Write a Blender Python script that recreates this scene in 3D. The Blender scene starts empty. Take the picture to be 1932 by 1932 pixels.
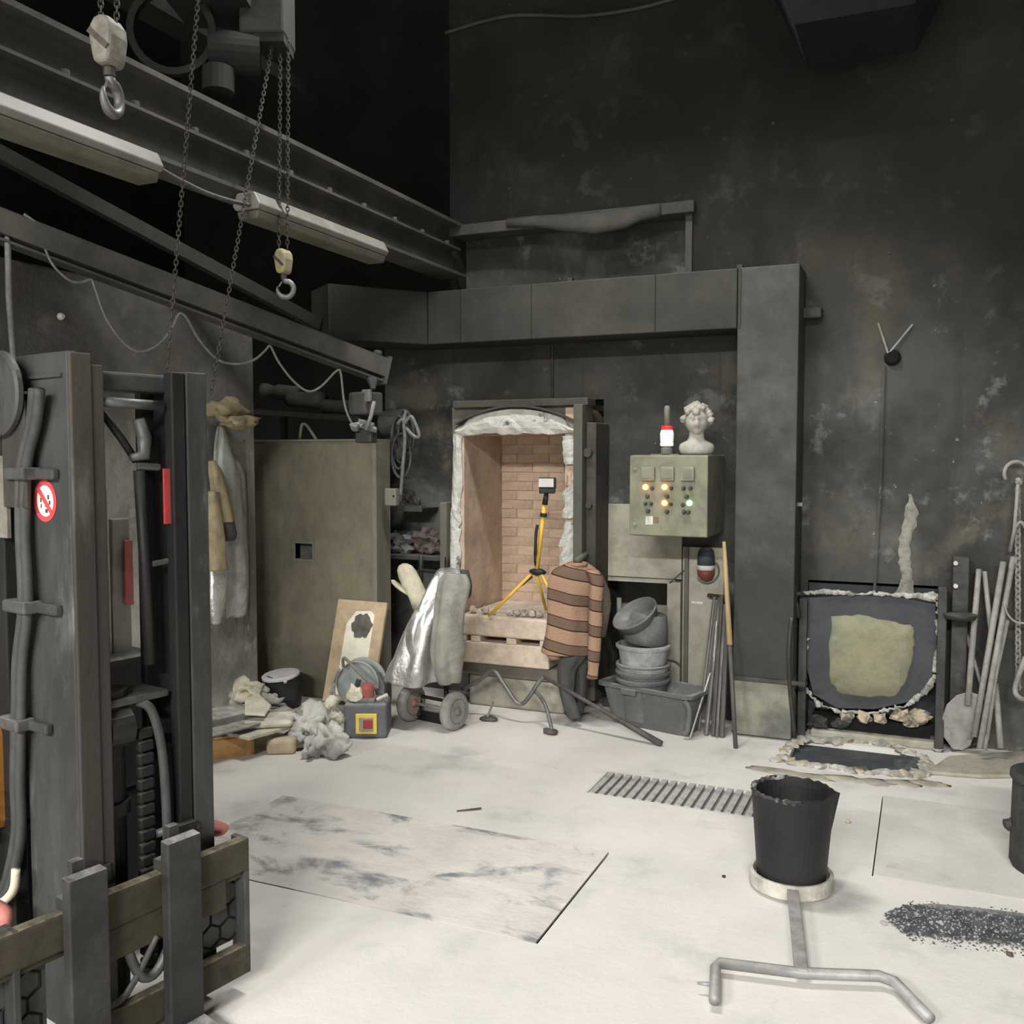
import bpy, bmesh, math, random
from mathutils import Vector, Matrix, noise
random.seed(7)
S = bpy.context.scene
COL = S.collection
# ---------------------------------------------------------------- camera
F = 1800.0; W = 1932.0; EYE = 1.6
YAW = math.radians(23.5); PIT = math.atan(106 / F)
cd = bpy.data.cameras.new('camera'); cam = bpy.data.objects.new('camera', cd); COL.objects.link(cam)
cam.location = (0, 0, EYE); cam.rotation_euler = (math.pi / 2 - PIT, 0, YAW)
cd.sensor_fit = 'HORIZONTAL'; cd.sensor_width = 36.0; cd.lens = 36.0 * F / W; cd.clip_start = 0.02
S.camera = cam
# ---------------------------------------------------------------- world, exposure
wd = bpy.data.worlds.new('world'); S.world = wd; wd.use_nodes = True
wd.node_tree.nodes['Background'].inputs[0].default_value = (0.55, 0.6, 0.62, 1)
wd.node_tree.nodes['Background'].inputs[1].default_value = 0.004
S.view_settings.view_transform = 'Standard'; S.view_settings.look = 'None'
S.view_settings.gamma = 1.0; S.view_settings.use_curve_mapping = False
S.view_settings.exposure = 0.55
# hall lamps: each area light sits inside a modelled fluorescent luminaire (built further down)
# (x, y, z, watts, half length, lip depth)
HALL_AND_FILL_LAMPS = [(-5.2, -11.5, 7.6, 2450, 1.5, .10), (.2, -11.5, 7.6, 2250, 1.5, .10), (3.5, -11.0, 7.6, 2450, 1.5, .10), (-1.7, 3.85, 4.85, 95, .8, .30)]  # last entry: added unseen fill lamp that evens out the floor brightness
LAMP_COLOR = (1.0, 0.982, 0.94)
# ---------------------------------------------------------------- calibrated camera helpers (photo point -> point of the place at a known plane)
_cy, _sy, _cp, _sp = math.cos(YAW), math.sin(YAW), math.cos(PIT), math.sin(PIT)
RT = Vector((_cy, _sy, 0)); FW = Vector((-_sy * _cp, _cy * _cp, -_sp)); UP = RT.cross(FW)
RH = RT.copy(); FH = Vector((-_sy, _cy, 0))
C0 = Vector((0, 0, EYE))
def ray(x, y): return FW + RT * ((x - 966) / F) - UP * ((y - 966) / F)
def fl(x, y, z=0.0):
    d = ray(x, y); return C0 + d * ((z - EYE) / d.z)
def pl(x, y, Y):
    d = ray(x, y); return C0 + d * (Y / d.y)
def plx(x, y, X):
    d = ray(x, y); return C0 + d * (X / d.x)
def dp(x, y, D): return C0 + ray(x, y) * D
# ---------------------------------------------------------------- mesh builder
class MB:
    def __init__(s): s.v = []; s.f = []
    def add(s, vs, fs):
        n = len(s.v); s.v += [Vector(p) for p in vs]; s.f += [tuple(i + n for i in f) for f in fs]; return s
    def box(s, a, b, rz=0.0, tilt=None, taper=1.0):
        a = Vector(a); b = Vector(b); c = (a + b) / 2; h = (b - a) / 2
        M = Matrix.Rotation(rz, 3, 'Z')
        if tilt is not None: M = tilt @ M
        vs = []
        for z in (-1, 1):
            k = taper if z > 0 else 1.0
            for x, y in ((-1, -1), (1, -1), (1, 1), (-1, 1)): vs.append(c + M @ Vector((x * h.x * k, y * h.y * k, z * h.z)))
        return s.add(vs, [(3, 2, 1, 0), (4, 5, 6, 7), (0, 1, 5, 4), (1, 2, 6, 5), (2, 3, 7, 6), (3, 0, 4, 7)])
    def bar(s, p, q, w, h, up=(0, 0, 1)):
        p = Vector(p); q = Vector(q); d = (q - p).normalized(); up = Vector(up)
        if abs(d.dot(up)) > .98: up = Vector((0, 1, 0))
        r = d.cross(up).normalized(); n = r.cross(d)
        vs = [e + r * (x * w / 2) + n * (y * h / 2) for e in (p, q) for x, y in ((-1, -1), (1, -1), (1, 1), (-1, 1))]
        return s.add(vs, [(0, 1, 2, 3), (7, 6, 5, 4), (1, 0, 4, 5), (2, 1, 5, 6), (3, 2, 6, 7), (0, 3, 7, 4)])
    def tube(s, pts, r, n=8, cap=True, closed=False):
        pts = [Vector(p) for p in pts]; m = len(pts)
        rs = r if isinstance(r, (list, tuple)) else [r] * m
        vs = []; nrm = None
        for i, p in enumerate(pts):
            if closed: t = (pts[(i + 1) % m] - pts[i - 1])
            else: t = (pts[min(i + 1, m - 1)] - pts[max(i - 1, 0)])
            t = t.normalized() if t.length > 1e-9 else Vector((0, 0, 1))
            if nrm is None:
                a = Vector((0, 0, 1)) if abs(t.z) < .9 else Vector((1, 0, 0)); nrm = t.cross(a).normalized()
            else:
                nrm = nrm - t * nrm.dot(t)
                nrm = nrm.normalized() if nrm.length > 1e-6 else t.orthogonal().normalized()
            b = t.cross(nrm)
            for k in range(n):
                g = 2 * math.pi * k / n; vs.append(p + nrm * (math.cos(g) * rs[i]) + b * (math.sin(g) * rs[i]))
        fs = []
        for i in range(m if closed else m - 1):
            j = (i + 1) % m
            for k in range(n):
                l = (k + 1) % n; fs.append((i * n + k, i * n + l, j * n + l, j * n + k))
        if cap and not closed: fs += [tuple(reversed(range(n))), tuple((m - 1) * n + k for k in range(n))]
        return s.add(vs, fs)
    def cyl(s, p, q, r, r2=None, n=20): return s.tube([p, q], [r, r if r2 is None else r2], n)
    def lathe(s, prof, c=(0, 0, 0), axis=(0, 0, 1), n=28, cap0=True, cap1=True, jit=0.0):
        c = Vector(c); Q = Vector((0, 0, 1)).rotation_difference(Vector(axis)).to_matrix(); vs = []
        for r, z in prof:
            for k in range(n):
                g = 2 * math.pi * k / n; rr = r * (1 + jit * random.uniform(-1, 1))
                vs.append(c + Q @ Vector((rr * math.cos(g), rr * math.sin(g), z)))
        fs = []; m = len(prof)
        for i in range(m - 1):
            for k in range(n):
                l = (k + 1) % n; fs.append((i * n + k, i * n + l, (i + 1) * n + l, (i + 1) * n + k))
        if cap0: fs.append(tuple(reversed(range(n))))
        if cap1: fs.append(tuple((m - 1) * n + k for k in range(n)))
        return s.add(vs, fs)
    def prism(s, poly, d):
        d = Vector(d); n = len(poly); P = [Vector(p) for p in poly]
        return s.add(P + [p + d for p in P], [tuple(reversed(range(n))), tuple(range(n, 2 * n))] + [(i, (i + 1) % n, n + (i + 1) % n, n + i) for i in range(n)])
    def loft(s, rows, n=20, folds=0.0, k=5, seed=0, cap=True, A=None, B=None, flat=1.0, ph=1.0):
        """rows: (centre, half width along A, half depth along B); cloth-like folds modulate each ring"""
        A = Vector(A) if A is not None else RH; B = Vector(B) if B is not None else FH
        vs = []
        for i, (c, a, b) in enumerate(rows):
            c = Vector(c)
            for j in range(n):
                g = 2 * math.pi * j / n
                w = 1 + folds * (math.sin(k * g + seed + i * .55 * ph) + .6 * math.sin((k + 2) * g - i * .8 * ph + seed * 2))
                cc, ss = math.cos(g), math.sin(g)
                if flat != 1.0: cc = math.copysign(abs(cc) ** flat, cc); ss = math.copysign(abs(ss) ** flat, ss)
                vs.append(c + A * (a * cc * w) + B * (b * ss * w))
        m = len(rows); fs = []
        for i in range(m - 1):
            for j in range(n):
                l = (j + 1) % n; fs.append((i * n + j, i * n + l, (i + 1) * n + l, (i + 1) * n + j))
        if cap: fs += [tuple(reversed(range(n))), tuple((m - 1) * n + j for j in range(n))]
        return s.add(vs, fs)
    def blob(s, c, r, seed=0, amp=.25, sub=2, fr=1.6, rough=0.0):
        bm = bmesh.new(); bmesh.ops.create_icosphere(bm, subdivisions=sub, radius=1.0)
        off = Vector((seed * 3.17, seed * 1.31, seed * .77)); c = Vector(c); r = Vector(r) if not isinstance(r, (int, float)) else Vector((r, r, r))
        vs = []
        for v in bm.verts:
            q = v.co * (1 + amp * noise.noise(v.co * fr + off) * 1.6 + rough * noise.noise(v.co * 5 + off))
            vs.append(c + Vector((q.x * r.x, q.y * r.y, q.z * r.z)))
        fs = [tuple(v.index for v in f.verts) for f in bm.faces]; bm.free()
        return s.add(vs, fs)
    def cloth(s, rows, n=40, folds=.08, k=4, seed=0, A=None, B=None, amp=.012, fr=9.0, up=5):
        """loft with finely interpolated rows, hanging folds and crumple noise"""
        C_ = smooth_path([r[0] for r in rows], up); ext = smooth_path([Vector((r[1], r[2], 0)) for r in rows], up)
        n0 = len(s.v); s.loft([(c, e.x, e.y) for c, e in zip(C_, ext)], n, folds, k, seed, True, A, B, 1.0, .5 / up)
        off = Vector((seed * 7.1, seed * 3.3, 1.7))
        for i in range(n0, len(s.v)):
            p = s.v[i]; q = Vector((p.x * fr, p.y * fr, p.z * fr * .28)) + off
            s.v[i] = p + noise.noise_vector(q) * amp + noise.noise_vector(q * 2.7) * (amp * .4)
        return s
    def build(s, name, mat, parent=None, local=False, bevel=0.0, smooth=False, sub=0, seg=2):
        me = bpy.data.meshes.new(name)
        inv = Matrix.Identity(4)
        if parent is not None and not local: inv = wmat(parent).inverted()
        me.from_pydata([tuple(inv @ p) for p in s.v], [], s.f); me.update()
        bm = bmesh.new(); bm.from_mesh(me); bmesh.ops.recalc_face_normals(bm, faces=bm.faces); bm.to_mesh(me); bm.free()
        me.materials.append(M[mat] if isinstance(mat, str) else mat)
        o = bpy.data.objects.new(name, me); COL.objects.link(o)
        if parent is not None: o.parent = parent
        if smooth:
            for p in me.polygons: p.use_smooth = True
        if bevel:
            m = o.modifiers.new('bevel', 'BEVEL'); m.width = bevel; m.segments = seg; m.limit_method = 'ANGLE'; m.angle_limit = math.radians(40)
        if sub:
            m = o.modifiers.new('sub', 'SUBSURF'); m.levels = sub; m.render_levels = sub
        return o
WM = {}
def wmat(o):
    m = o.matrix_basis.copy() if o.name not in WM else WM[o.name]
    if o.parent is not None: m = wmat(o.parent) @ m
    return m
def thing(name, label, cat, loc=(0, 0, 0), rz=0.0, group=None, X=None):
    o = bpy.data.objects.new(name, None); COL.objects.link(o); o.empty_display_size = .05
    o.location = loc; o.rotation_euler = (0, 0, rz)
    WM[o.name] = Matrix.Translation(Vector(loc)) @ Matrix.Rotation(rz, 4, 'Z')
    o['label'] = label; o['category'] = cat
    if group: o['group'] = group
    return o
def tag(o, label, cat, group=None, kind=None):
    o['label'] = label; o['category'] = cat
    if group: o['group'] = group
    if kind: o['kind'] = kind
    return o
def struct(o, label=None):
    o['kind'] = 'structure'
    if label: o['label'] = label
    return o
def copy_part(o, parent, loc=None, rot=None, scale=None):
    c = o.copy(); COL.objects.link(c); c.parent = parent
    if loc is not None: c.location = loc
    if rot is not None: c.rotation_euler = rot
    if scale is not None: c.scale = scale
    return c
def arc(c, a, b, r, g0, g1, n):
    c = Vector(c); a = Vector(a); b = Vector(b)
    return [c + a * (r * math.cos(g0 + (g1 - g0) * i / n)) + b * (r * math.sin(g0 + (g1 - g0) * i / n)) for i in range(n + 1)]
def smooth_path(pts, n=6):
    P = [Vector(p) for p in pts]; out = []
    for i in range(len(P) - 1):
        p0 = P[max(i - 1, 0)]; p1 = P[i]; p2 = P[i + 1]; p3 = P[min(i + 2, len(P) - 1)]
        for k in range(n):
            t = k / n
            out.append(.5 * ((2 * p1) + (p2 - p0) * t + (2 * p0 - 5 * p1 + 4 * p2 - p3) * t * t + (3 * p1 - p0 - 3 * p2 + p3) * t ** 3))
    out.append(P[-1]); return out
# ---------------------------------------------------------------- materials
M = {}
def mat(name, c1, c2=None, scale=6.0, rough=.8, metal=0.0, bump=.15, dust=0.0, dcol=(.42, .40, .36), detail=6.0, c3=None, s3=2.0, t3=(.52, .66), contrast=(.35, .68), streak=None, emit=None, bscale=None, spec=.3, grime=.5, c3d=0.0):
    m = bpy.data.materials.new(name); m.use_nodes = True; nt = m.node_tree; N = nt.nodes; L = nt.links
    b = N['Principled BSDF']; b.inputs['Roughness'].default_value = rough; b.inputs['Metallic'].default_value = metal
    b.inputs['Specular IOR Level'].default_value = spec
    tc = N.new('ShaderNodeTexCoord'); co = tc.outputs['Object']
    if streak:
        mp = N.new('ShaderNodeMapping'); mp.inputs['Scale'].default_value = streak; L.new(co, mp.inputs[0]); co = mp.outputs[0]
    def nz(sc, det=detail, ro=.6, c=None, dist=0.0):
        n = N.new('ShaderNodeTexNoise'); n.inputs['Scale'].default_value = sc; n.inputs['Detail'].default_value = det; n.inputs['Roughness'].default_value = ro; n.inputs['Distortion'].default_value = dist
        L.new(c if c is not None else co, n.inputs['Vector']); return n.outputs['Fac']
    def ramp(fac, a, bb):
        r = N.new('ShaderNodeMapRange'); r.inputs[1].default_value = a; r.inputs[2].default_value = bb; r.interpolation_type = 'SMOOTHSTEP'; L.new(fac, r.inputs[0]); return r.outputs[0]
    def mix(f, a, bb):
        x = N.new('ShaderNodeMix'); x.data_type = 'RGBA'
        if isinstance(f, float): x.inputs[0].default_value = f
        else: L.new(f, x.inputs[0])
        for i, v in ((6, a), (7, bb)):
            if isinstance(v, tuple): x.inputs[i].default_value = (*v, 1)
            else: L.new(v, x.inputs[i])
        return x.outputs[2]
    n1 = nz(scale)
    colr = mix(ramp(n1, *contrast), c1, c2 if c2 else tuple(x * .72 for x in c1))
    if c3: colr = mix(ramp(nz(s3, 8, .65, None, c3d), *t3), colr, c3)
    if dust:
        g = N.new('ShaderNodeNewGeometry'); sp = N.new('ShaderNodeSeparateXYZ'); L.new(g.outputs['Normal'], sp.inputs[0])
        up = ramp(sp.outputs[2], .35, .95); mu = N.new('ShaderNodeMath'); mu.operation = 'MULTIPLY'; L.new(up, mu.inputs[0])
        L.new(ramp(nz(scale * 2.3), .25, .75), mu.inputs[1]); m2 = N.new('ShaderNodeMath'); m2.operation = 'MULTIPLY'; L.new(mu.outputs[0], m2.inputs[0]); m2.inputs[1].default_value = dust
        colr = mix(m2.outputs[0], colr, dcol)
    if grime and not emit:      # stains and handling marks: broad blotches plus fine speckle
        gf = ramp(nz(scale * 1.7 + 1.3, 9, .72), .40, .70); m3 = N.new('ShaderNodeMath'); m3.operation = 'MULTIPLY'; L.new(gf, m3.inputs[0]); m3.inputs[1].default_value = grime
        hs = N.new('ShaderNodeHueSaturation'); hs.inputs['Value'].default_value = .45; hs.inputs['Saturation'].default_value = .85; L.new(colr, hs.inputs['Color']); colr = mix(m3.outputs[0], colr, hs.outputs[0])
        gf = ramp(nz(scale * 6 + 9, 6, .7), .60, .72); m4 = N.new('ShaderNodeMath'); m4.operation = 'MULTIPLY'; L.new(gf, m4.inputs[0]); m4.inputs[1].default_value = grime * .5
        hs = N.new('ShaderNodeHueSaturation'); hs.inputs['Value'].default_value = 1.7; hs.inputs['Saturation'].default_value = .6; L.new(colr, hs.inputs['Color']); colr = mix(m4.outputs[0], colr, hs.outputs[0])
    L.new(colr, b.inputs['Base Color'])
    if bump:
        bp = N.new('ShaderNodeBump'); bp.inputs['Strength'].default_value = bump; bp.inputs['Distance'].default_value = .02
        L.new(nz(bscale or scale * 3, 8, .65), bp.inputs['Height']); L.new(bp.outputs[0], b.inputs['Normal'])
    if emit:
        b.inputs['Emission Color'].default_value = (*emit[0], 1); b.inputs['Emission Strength'].default_value = emit[1]
    M[name] = m; return m
def wall_mat(name, base, light, brown, darken_range=None):
    """soot stained plaster: broad clouds, pale scuffs, brown stains, drips, chipped white specks; colour darker with height"""
    m = bpy.data.materials.new(name); m.use_nodes = True; nt = m.node_tree; N = nt.nodes; L = nt.links
    b = N['Principled BSDF']; b.inputs['Roughness'].default_value = .93; b.inputs['Specular IOR Level'].default_value = .15
    tc = N.new('ShaderNodeTexCoord'); co = tc.outputs['Object']
    def nz(sc, det=8, ro=.6, st=(1, 1, 1), dist=0.0):
        mp = N.new('ShaderNodeMapping'); mp.inputs['Scale'].default_value = st; mp.inputs['Location'].default_value = (sc * 1.7, sc, sc * .3); L.new(co, mp.inputs[0])
        n = N.new('ShaderNodeTexNoise'); n.inputs['Scale'].default_value = sc; n.inputs['Detail'].default_value = det; n.inputs['Roughness'].default_value = ro; n.inputs['Distortion'].default_value = dist; L.new(mp.outputs[0], n.inputs['Vector']); return n.outputs['Fac']
    def ramp(f, a, c):
        r = N.new('ShaderNodeMapRange'); r.interpolation_type = 'SMOOTHSTEP'; r.inputs[1].default_value = a; r.inputs[2].default_value = c; L.new(f, r.inputs[0]); return r.outputs[0]
    def mul(a, k):
        q = N.new('ShaderNodeMath'); q.operation = 'MULTIPLY'; L.new(a, q.inputs[0])
        if isinstance(k, float): q.inputs[1].default_value = k
        else: L.new(k, q.inputs[1])
        return q.outputs[0]
    def mix(f, a, c):
        x = N.new('ShaderNodeMix'); x.data_type = 'RGBA'; L.new(f, x.inputs[0])
        for i, v in ((6, a), (7, c)):
            if isinstance(v, tuple): x.inputs[i].default_value = (*v, 1)
            else: L.new(v, x.inputs[i])
        return x.outputs[2]
    c = mix(ramp(nz(1.1, 8, .62, dist=.2), .36, .66), tuple(v * .55 for v in base), tuple(v * 1.3 for v in base))
    c = mix(mul(ramp(nz(.9, 6, .65, (1, 1, .8), .2), .53, .70), .75), c, light)
    c = mix(mul(ramp(nz(1.5, 8, .68, dist=.25), .53, .68), .75), c, brown)
    c = mix(mul(ramp(nz(4.6, 9, .66, dist=.15), .57, .68), .6), c, light)
    c = mix(mul(ramp(nz(3.0, 6, .6, (2.5, 2.5, .22)), .56, .72), .5), c, tuple(v * .5 for v in base))
    c = mix(mul(ramp(nz(17, 5, .6, dist=.3), .70, .745), .75), c, (.42, .42, .39))
    if darken_range:  # colour darkens with height across this range, edge broken by noise
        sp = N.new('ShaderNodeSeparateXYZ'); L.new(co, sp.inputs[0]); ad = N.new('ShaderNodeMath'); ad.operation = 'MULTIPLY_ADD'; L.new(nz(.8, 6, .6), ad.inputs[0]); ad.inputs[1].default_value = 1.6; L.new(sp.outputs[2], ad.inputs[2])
        c = mix(mul(ramp(ad.outputs[0], darken_range[0] + .8, darken_range[1] + .8), .80), c, (.016, .016, .0155))
    L.new(c, b.inputs['Base Color'])
    bp = N.new('ShaderNodeBump'); bp.inputs['Strength'].default_value = .5; bp.inputs['Distance'].default_value = .03; L.new(nz(9, 9, .65), bp.inputs['Height']); L.new(bp.outputs[0], b.inputs['Normal']); M[name] = m
wall_mat('soot_wall', (.07, .071, .067), (.17, .17, .16), (.10, .09, .07))
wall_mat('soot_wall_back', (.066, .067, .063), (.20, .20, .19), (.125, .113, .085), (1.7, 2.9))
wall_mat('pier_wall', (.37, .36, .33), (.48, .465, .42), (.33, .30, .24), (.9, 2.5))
mat('pit_soot', (.045, .05, .058), (.07, .074, .08), 6, .9, 0, .3)
mat('plaster_drip', (.33, .33, .285), (.22, .22, .19), 14, .95, 0, .5, c3=(.10, .10, .092), s3=9, t3=(.54, .66))
mat('hoist_black', (.014, .014, .0135), (.022, .022, .02), 4, .9, 0, .2)
mat('drain_grey', (.20, .20, .195), (.27, .27, .26), 6, .9, 0, .2)
mat('lamp_trough', (.10, .10, .10), (.08, .08, .08), 5, .6, 0, 0)
mat('beam_dim', (.026, .026, .024), (.038, .037, .033), 3, .9, 0, .2)
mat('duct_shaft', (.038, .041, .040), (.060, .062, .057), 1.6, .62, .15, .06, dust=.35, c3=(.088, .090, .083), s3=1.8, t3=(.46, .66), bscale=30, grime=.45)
mat('grate_steel', (.46, .455, .43), (.36, .36, .345), 9, .85, .05, .2)
mat('void_wall', (.012, .012, .012), (.02, .02, .019), 1.5, .95, 0, .2, grime=0)  # near black colour stands in for the unlit space beyond
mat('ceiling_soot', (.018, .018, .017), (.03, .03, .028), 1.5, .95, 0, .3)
mat('floor_dust', (.66, .635, .595), (.60, .58, .545), 1.1, .93, 0, .12, c3=(.42, .42, .405), s3=1.9, t3=(.51, .76), bscale=26, detail=9, grime=.12)
mat('plate_worn', (.64, .61, .57), (.58, .555, .52), 2.0, .85, 0, .25, c3=(.20, .215, .225), c3d=.5, s3=3.2, t3=(.50, .68), streak=(1.0, 1.5, 1), bscale=18, detail=9, grime=0.25)
mat('plate_dusty', (.60, .58, .54), (.54, .52, .485), 2.0, .88, 0, .12, c3=(.36, .35, .33), s3=4, t3=(.6, .8), bscale=18, grime=0.2)
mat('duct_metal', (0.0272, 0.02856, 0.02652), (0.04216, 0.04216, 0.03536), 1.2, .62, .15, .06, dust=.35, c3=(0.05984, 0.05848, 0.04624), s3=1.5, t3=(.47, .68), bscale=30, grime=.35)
mat('duct_foot', (.27, .265, .21), (.17, .17, .145), 3.2, .8, .1, .2, c3=(.12, .125, .12), s3=3, t3=(.5, .7))
mat('dark_steel', (.05, .05, .048), (.09, .088, .083), 6, .6, .5, .15, dust=.5)
mat('beam_soot', (0.05775, 0.05775, 0.0525), (0.08925, 0.0861, 0.0756), 3, .85, .1, .2, dust=.6, dcol=(.10, .10, .09))
mat('girder_soot', (0.05588, 0.05588, 0.04968), (0.08446, 0.08197, 0.07204), 3, .88, .1, .2, dust=.5, dcol=(.06, .058, .05))
mat('black_metal', (.015, .015, .016), (.03, .03, .03), 8, .5, .3, .15, dust=.2)
mat('lamp_enamel', (0.2083, 0.205, 0.1848), (0.1747, 0.1714, 0.1512), 5, .5, 0, .05, dust=.5, dcol=(.26, .26, .24), grime=0.25)
mat('lamp_cover', (0.12, 0.116, 0.088), (0.096, 0.094, 0.072), 5, .55, 0, .05)
mat('cable_grey', (0.195, 0.195, 0.1875), (0.15, 0.15, 0.1425), 20, .6, 0, .05, dust=.8, dcol=(.5, .49, .46))
mat('cable_dark', (.06, .06, .058), (.09, .09, .085), 20, .7, 0, .05, dust=.4)
mat('chain_steel', (0.07, 0.0675, 0.06), (0.045, 0.044, 0.04), 25, .55, .5, .1)
mat('hook_pale', (0.2604, 0.2478, 0.21), (0.189, 0.1806, 0.1512), 14, .6, .1, .15)
mat('hook_yellow', (0.33, 0.282, 0.144), (0.288, 0.264, 0.204), 26, .6, 0, .15)
mat('hook_steel', (0.204, 0.204, 0.198), (0.15, 0.15, 0.144), 20, .5, .5, .1)
mat('mast_steel', (.042, .044, .044), (.085, .088, .087), 3.2, .55, .2, .12, dust=.6, dcol=(.2, .2, .2), streak=(1, 1, .35), c3=(.165, .168, .165), s3=4.5, t3=(.55, .72), grime=.6)
mat('mast_dark', (0.0175, 0.018, 0.0185), (0.03, 0.03, 0.029), 5, .55, .3, .15, dust=.4, streak=(1, 1, .4))
mat('mast_rust', (.046, .043, .038), (.088, .080, .068), 4, .65, .15, .2, streak=(1, 1, .25), c3=(.14, .13, .11), s3=5, t3=(.56, .74), grime=.6)
mat('fork_steel', (.030, .030, .030), (.055, .055, .054), 6, .6, .2, .15, dust=.9, dcol=(.42, .41, .4), c3=(.13, .13, .126), s3=7, t3=(.60, .76))
mat('carriage_paint', (0.04888, 0.0425, 0.02635), (0.07013, 0.06162, 0.0425), 7, .7, .1, .2, dust=1.0, dcol=(.30, .26, .19), c3=(0.03188, 0.02763, 0.01912), s3=5, t3=(.55, .7))
mat('hose_rubber', (0.05, 0.0525, 0.054), (0.075, 0.076, 0.076), 15, .6, 0, .1, dust=.5, streak=(1, 1, .4))
mat('clamp_metal', (0.0935, 0.09625, 0.099), (0.132, 0.1348, 0.1348), 14, .5, .4, .15, dust=.6, dcol=(.5, .5, .49))
mat('truck_orange', (0.33, 0.138, 0.024), (0.282, 0.12, 0.027), 6, .6, 0, .1)
mat('red_paint', (.42, .045, .045), (.34, .05, .045), 12, .5, 0, .05)
mat('dim_red', (.42, .11, .10), (.34, .10, .09), 12, .6, 0, .05)
mat('pink_red', (.60, .22, .19), (.5, .17, .15), 12, .6, 0, .1)
mat('mesh_guard', (0.084, 0.087, 0.087), (0.114, 0.114, 0.111), 8, .6, .3, .2, dust=.4)
mat('guard_hole', (.014, .015, .016), None, 8, .8, 0, 0)
mat('sign_white', (.82, .80, .75), (.76, .74, .69), 18, .5, 0, 0, grime=0)
mat('sign_red', (.62, .065, .075), (.52, .07, .075), 18, .5, 0, 0, grime=0.1)
mat('sign_dark', (.09, .075, .065), None, 18, .6, 0, 0)
mat('cream_panel', (0.312, 0.306, 0.258), (0.252, 0.246, 0.21), 5, .8, 0, .1, streak=(1, 1, .3))
mat('kiln_brick', (0.6098, 0.4574, 0.3412), (0.5518, 0.4066, 0.3049), 7, .92, 0, .35, c3=(0.697, 0.5518, 0.4066), s3=4, t3=(.5, .75))
mat('kiln_brick_b', (0.6098, 0.4719, 0.3485), (0.6389, 0.5009, 0.363), 8, .92, 0, .35)
mat('kiln_brick_c', (0.5643, 0.4084, 0.3119), (0.6237, 0.4604, 0.3564), 8, .92, 0, .35)
mat('kiln_side', (0.5733, 0.4504, 0.3481), (0.4778, 0.3618, 0.2798), 3, .92, 0, .3, bscale=20, c3=(0.4504, 0.3276, 0.273), s3=2, t3=(.5, .75))
mat('kiln_mortar', (0.504, 0.378, 0.294), (0.56, 0.42, 0.322), 10, .95, 0, .2)
mat('fibre_white', (0.629, 0.629, 0.578), (0.527, 0.5227, 0.476), 9, .95, 0, .6, c3=(0.1445, 0.1403, 0.119), s3=6, t3=(.56, .64), bscale=30, grime=0.3)
mat('kiln_steel', (.095, .098, .082), (.135, .13, .10), 4, .75, .1, .2, c3=(.20, .20, .17), s3=4, t3=(.6, .78), dust=.3, streak=(1, 1, .5))
mat('kiln_steel_dark', (.055, .053, .045), (.085, .08, .065), 5, .8, .1, .2, dust=.4)
mat('hearth_pale', (.62, .52, .42), (.54, .44, .355), 5, .93, 0, .35, c3=(.66, .60, .52), s3=3, t3=(.5, .7))
mat('plinth_pale', (0.3666, 0.351, 0.2886), (0.312, 0.2925, 0.2379), 3.5, .92, 0, .35, c3=(0.4368, 0.4056, 0.3276), s3=3, t3=(.5, .75))
mat('hearth_steel', (.13, .115, .095), (.18, .16, .13), 5, .8, .1, .2)
mat('lump_pale', (.58, .49, .40), (.5, .42, .34), 14, .95, 0, .5)
mat('lump_grey', (.42, .38, .34), (.58, .53, .48), 14, .9, 0, .6)
mat('lump_brown', (0.0992, 0.0744, 0.0651), (0.1302, 0.1023, 0.0899), 14, .95, 0, .6)
mat('lump_dark', (0.112, 0.112, 0.1085), (0.168, 0.168, 0.1645), 14, .95, 0, .6)
mat('door_tan', (0.1599, 0.1443, 0.1053), (0.195, 0.181, 0.1287), 2.6, .8, .05, .12, streak=(1, 1, .55), c3=(0.1404, 0.1131, 0.0897), s3=1.8, t3=(.50, .72), bscale=20, dust=.9)
mat('door_edge', (0.1573, 0.1547, 0.1232), (0.221, 0.2125, 0.17), 4, .85, 0, .25, streak=(1, 1, .3), dust=.9)
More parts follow.
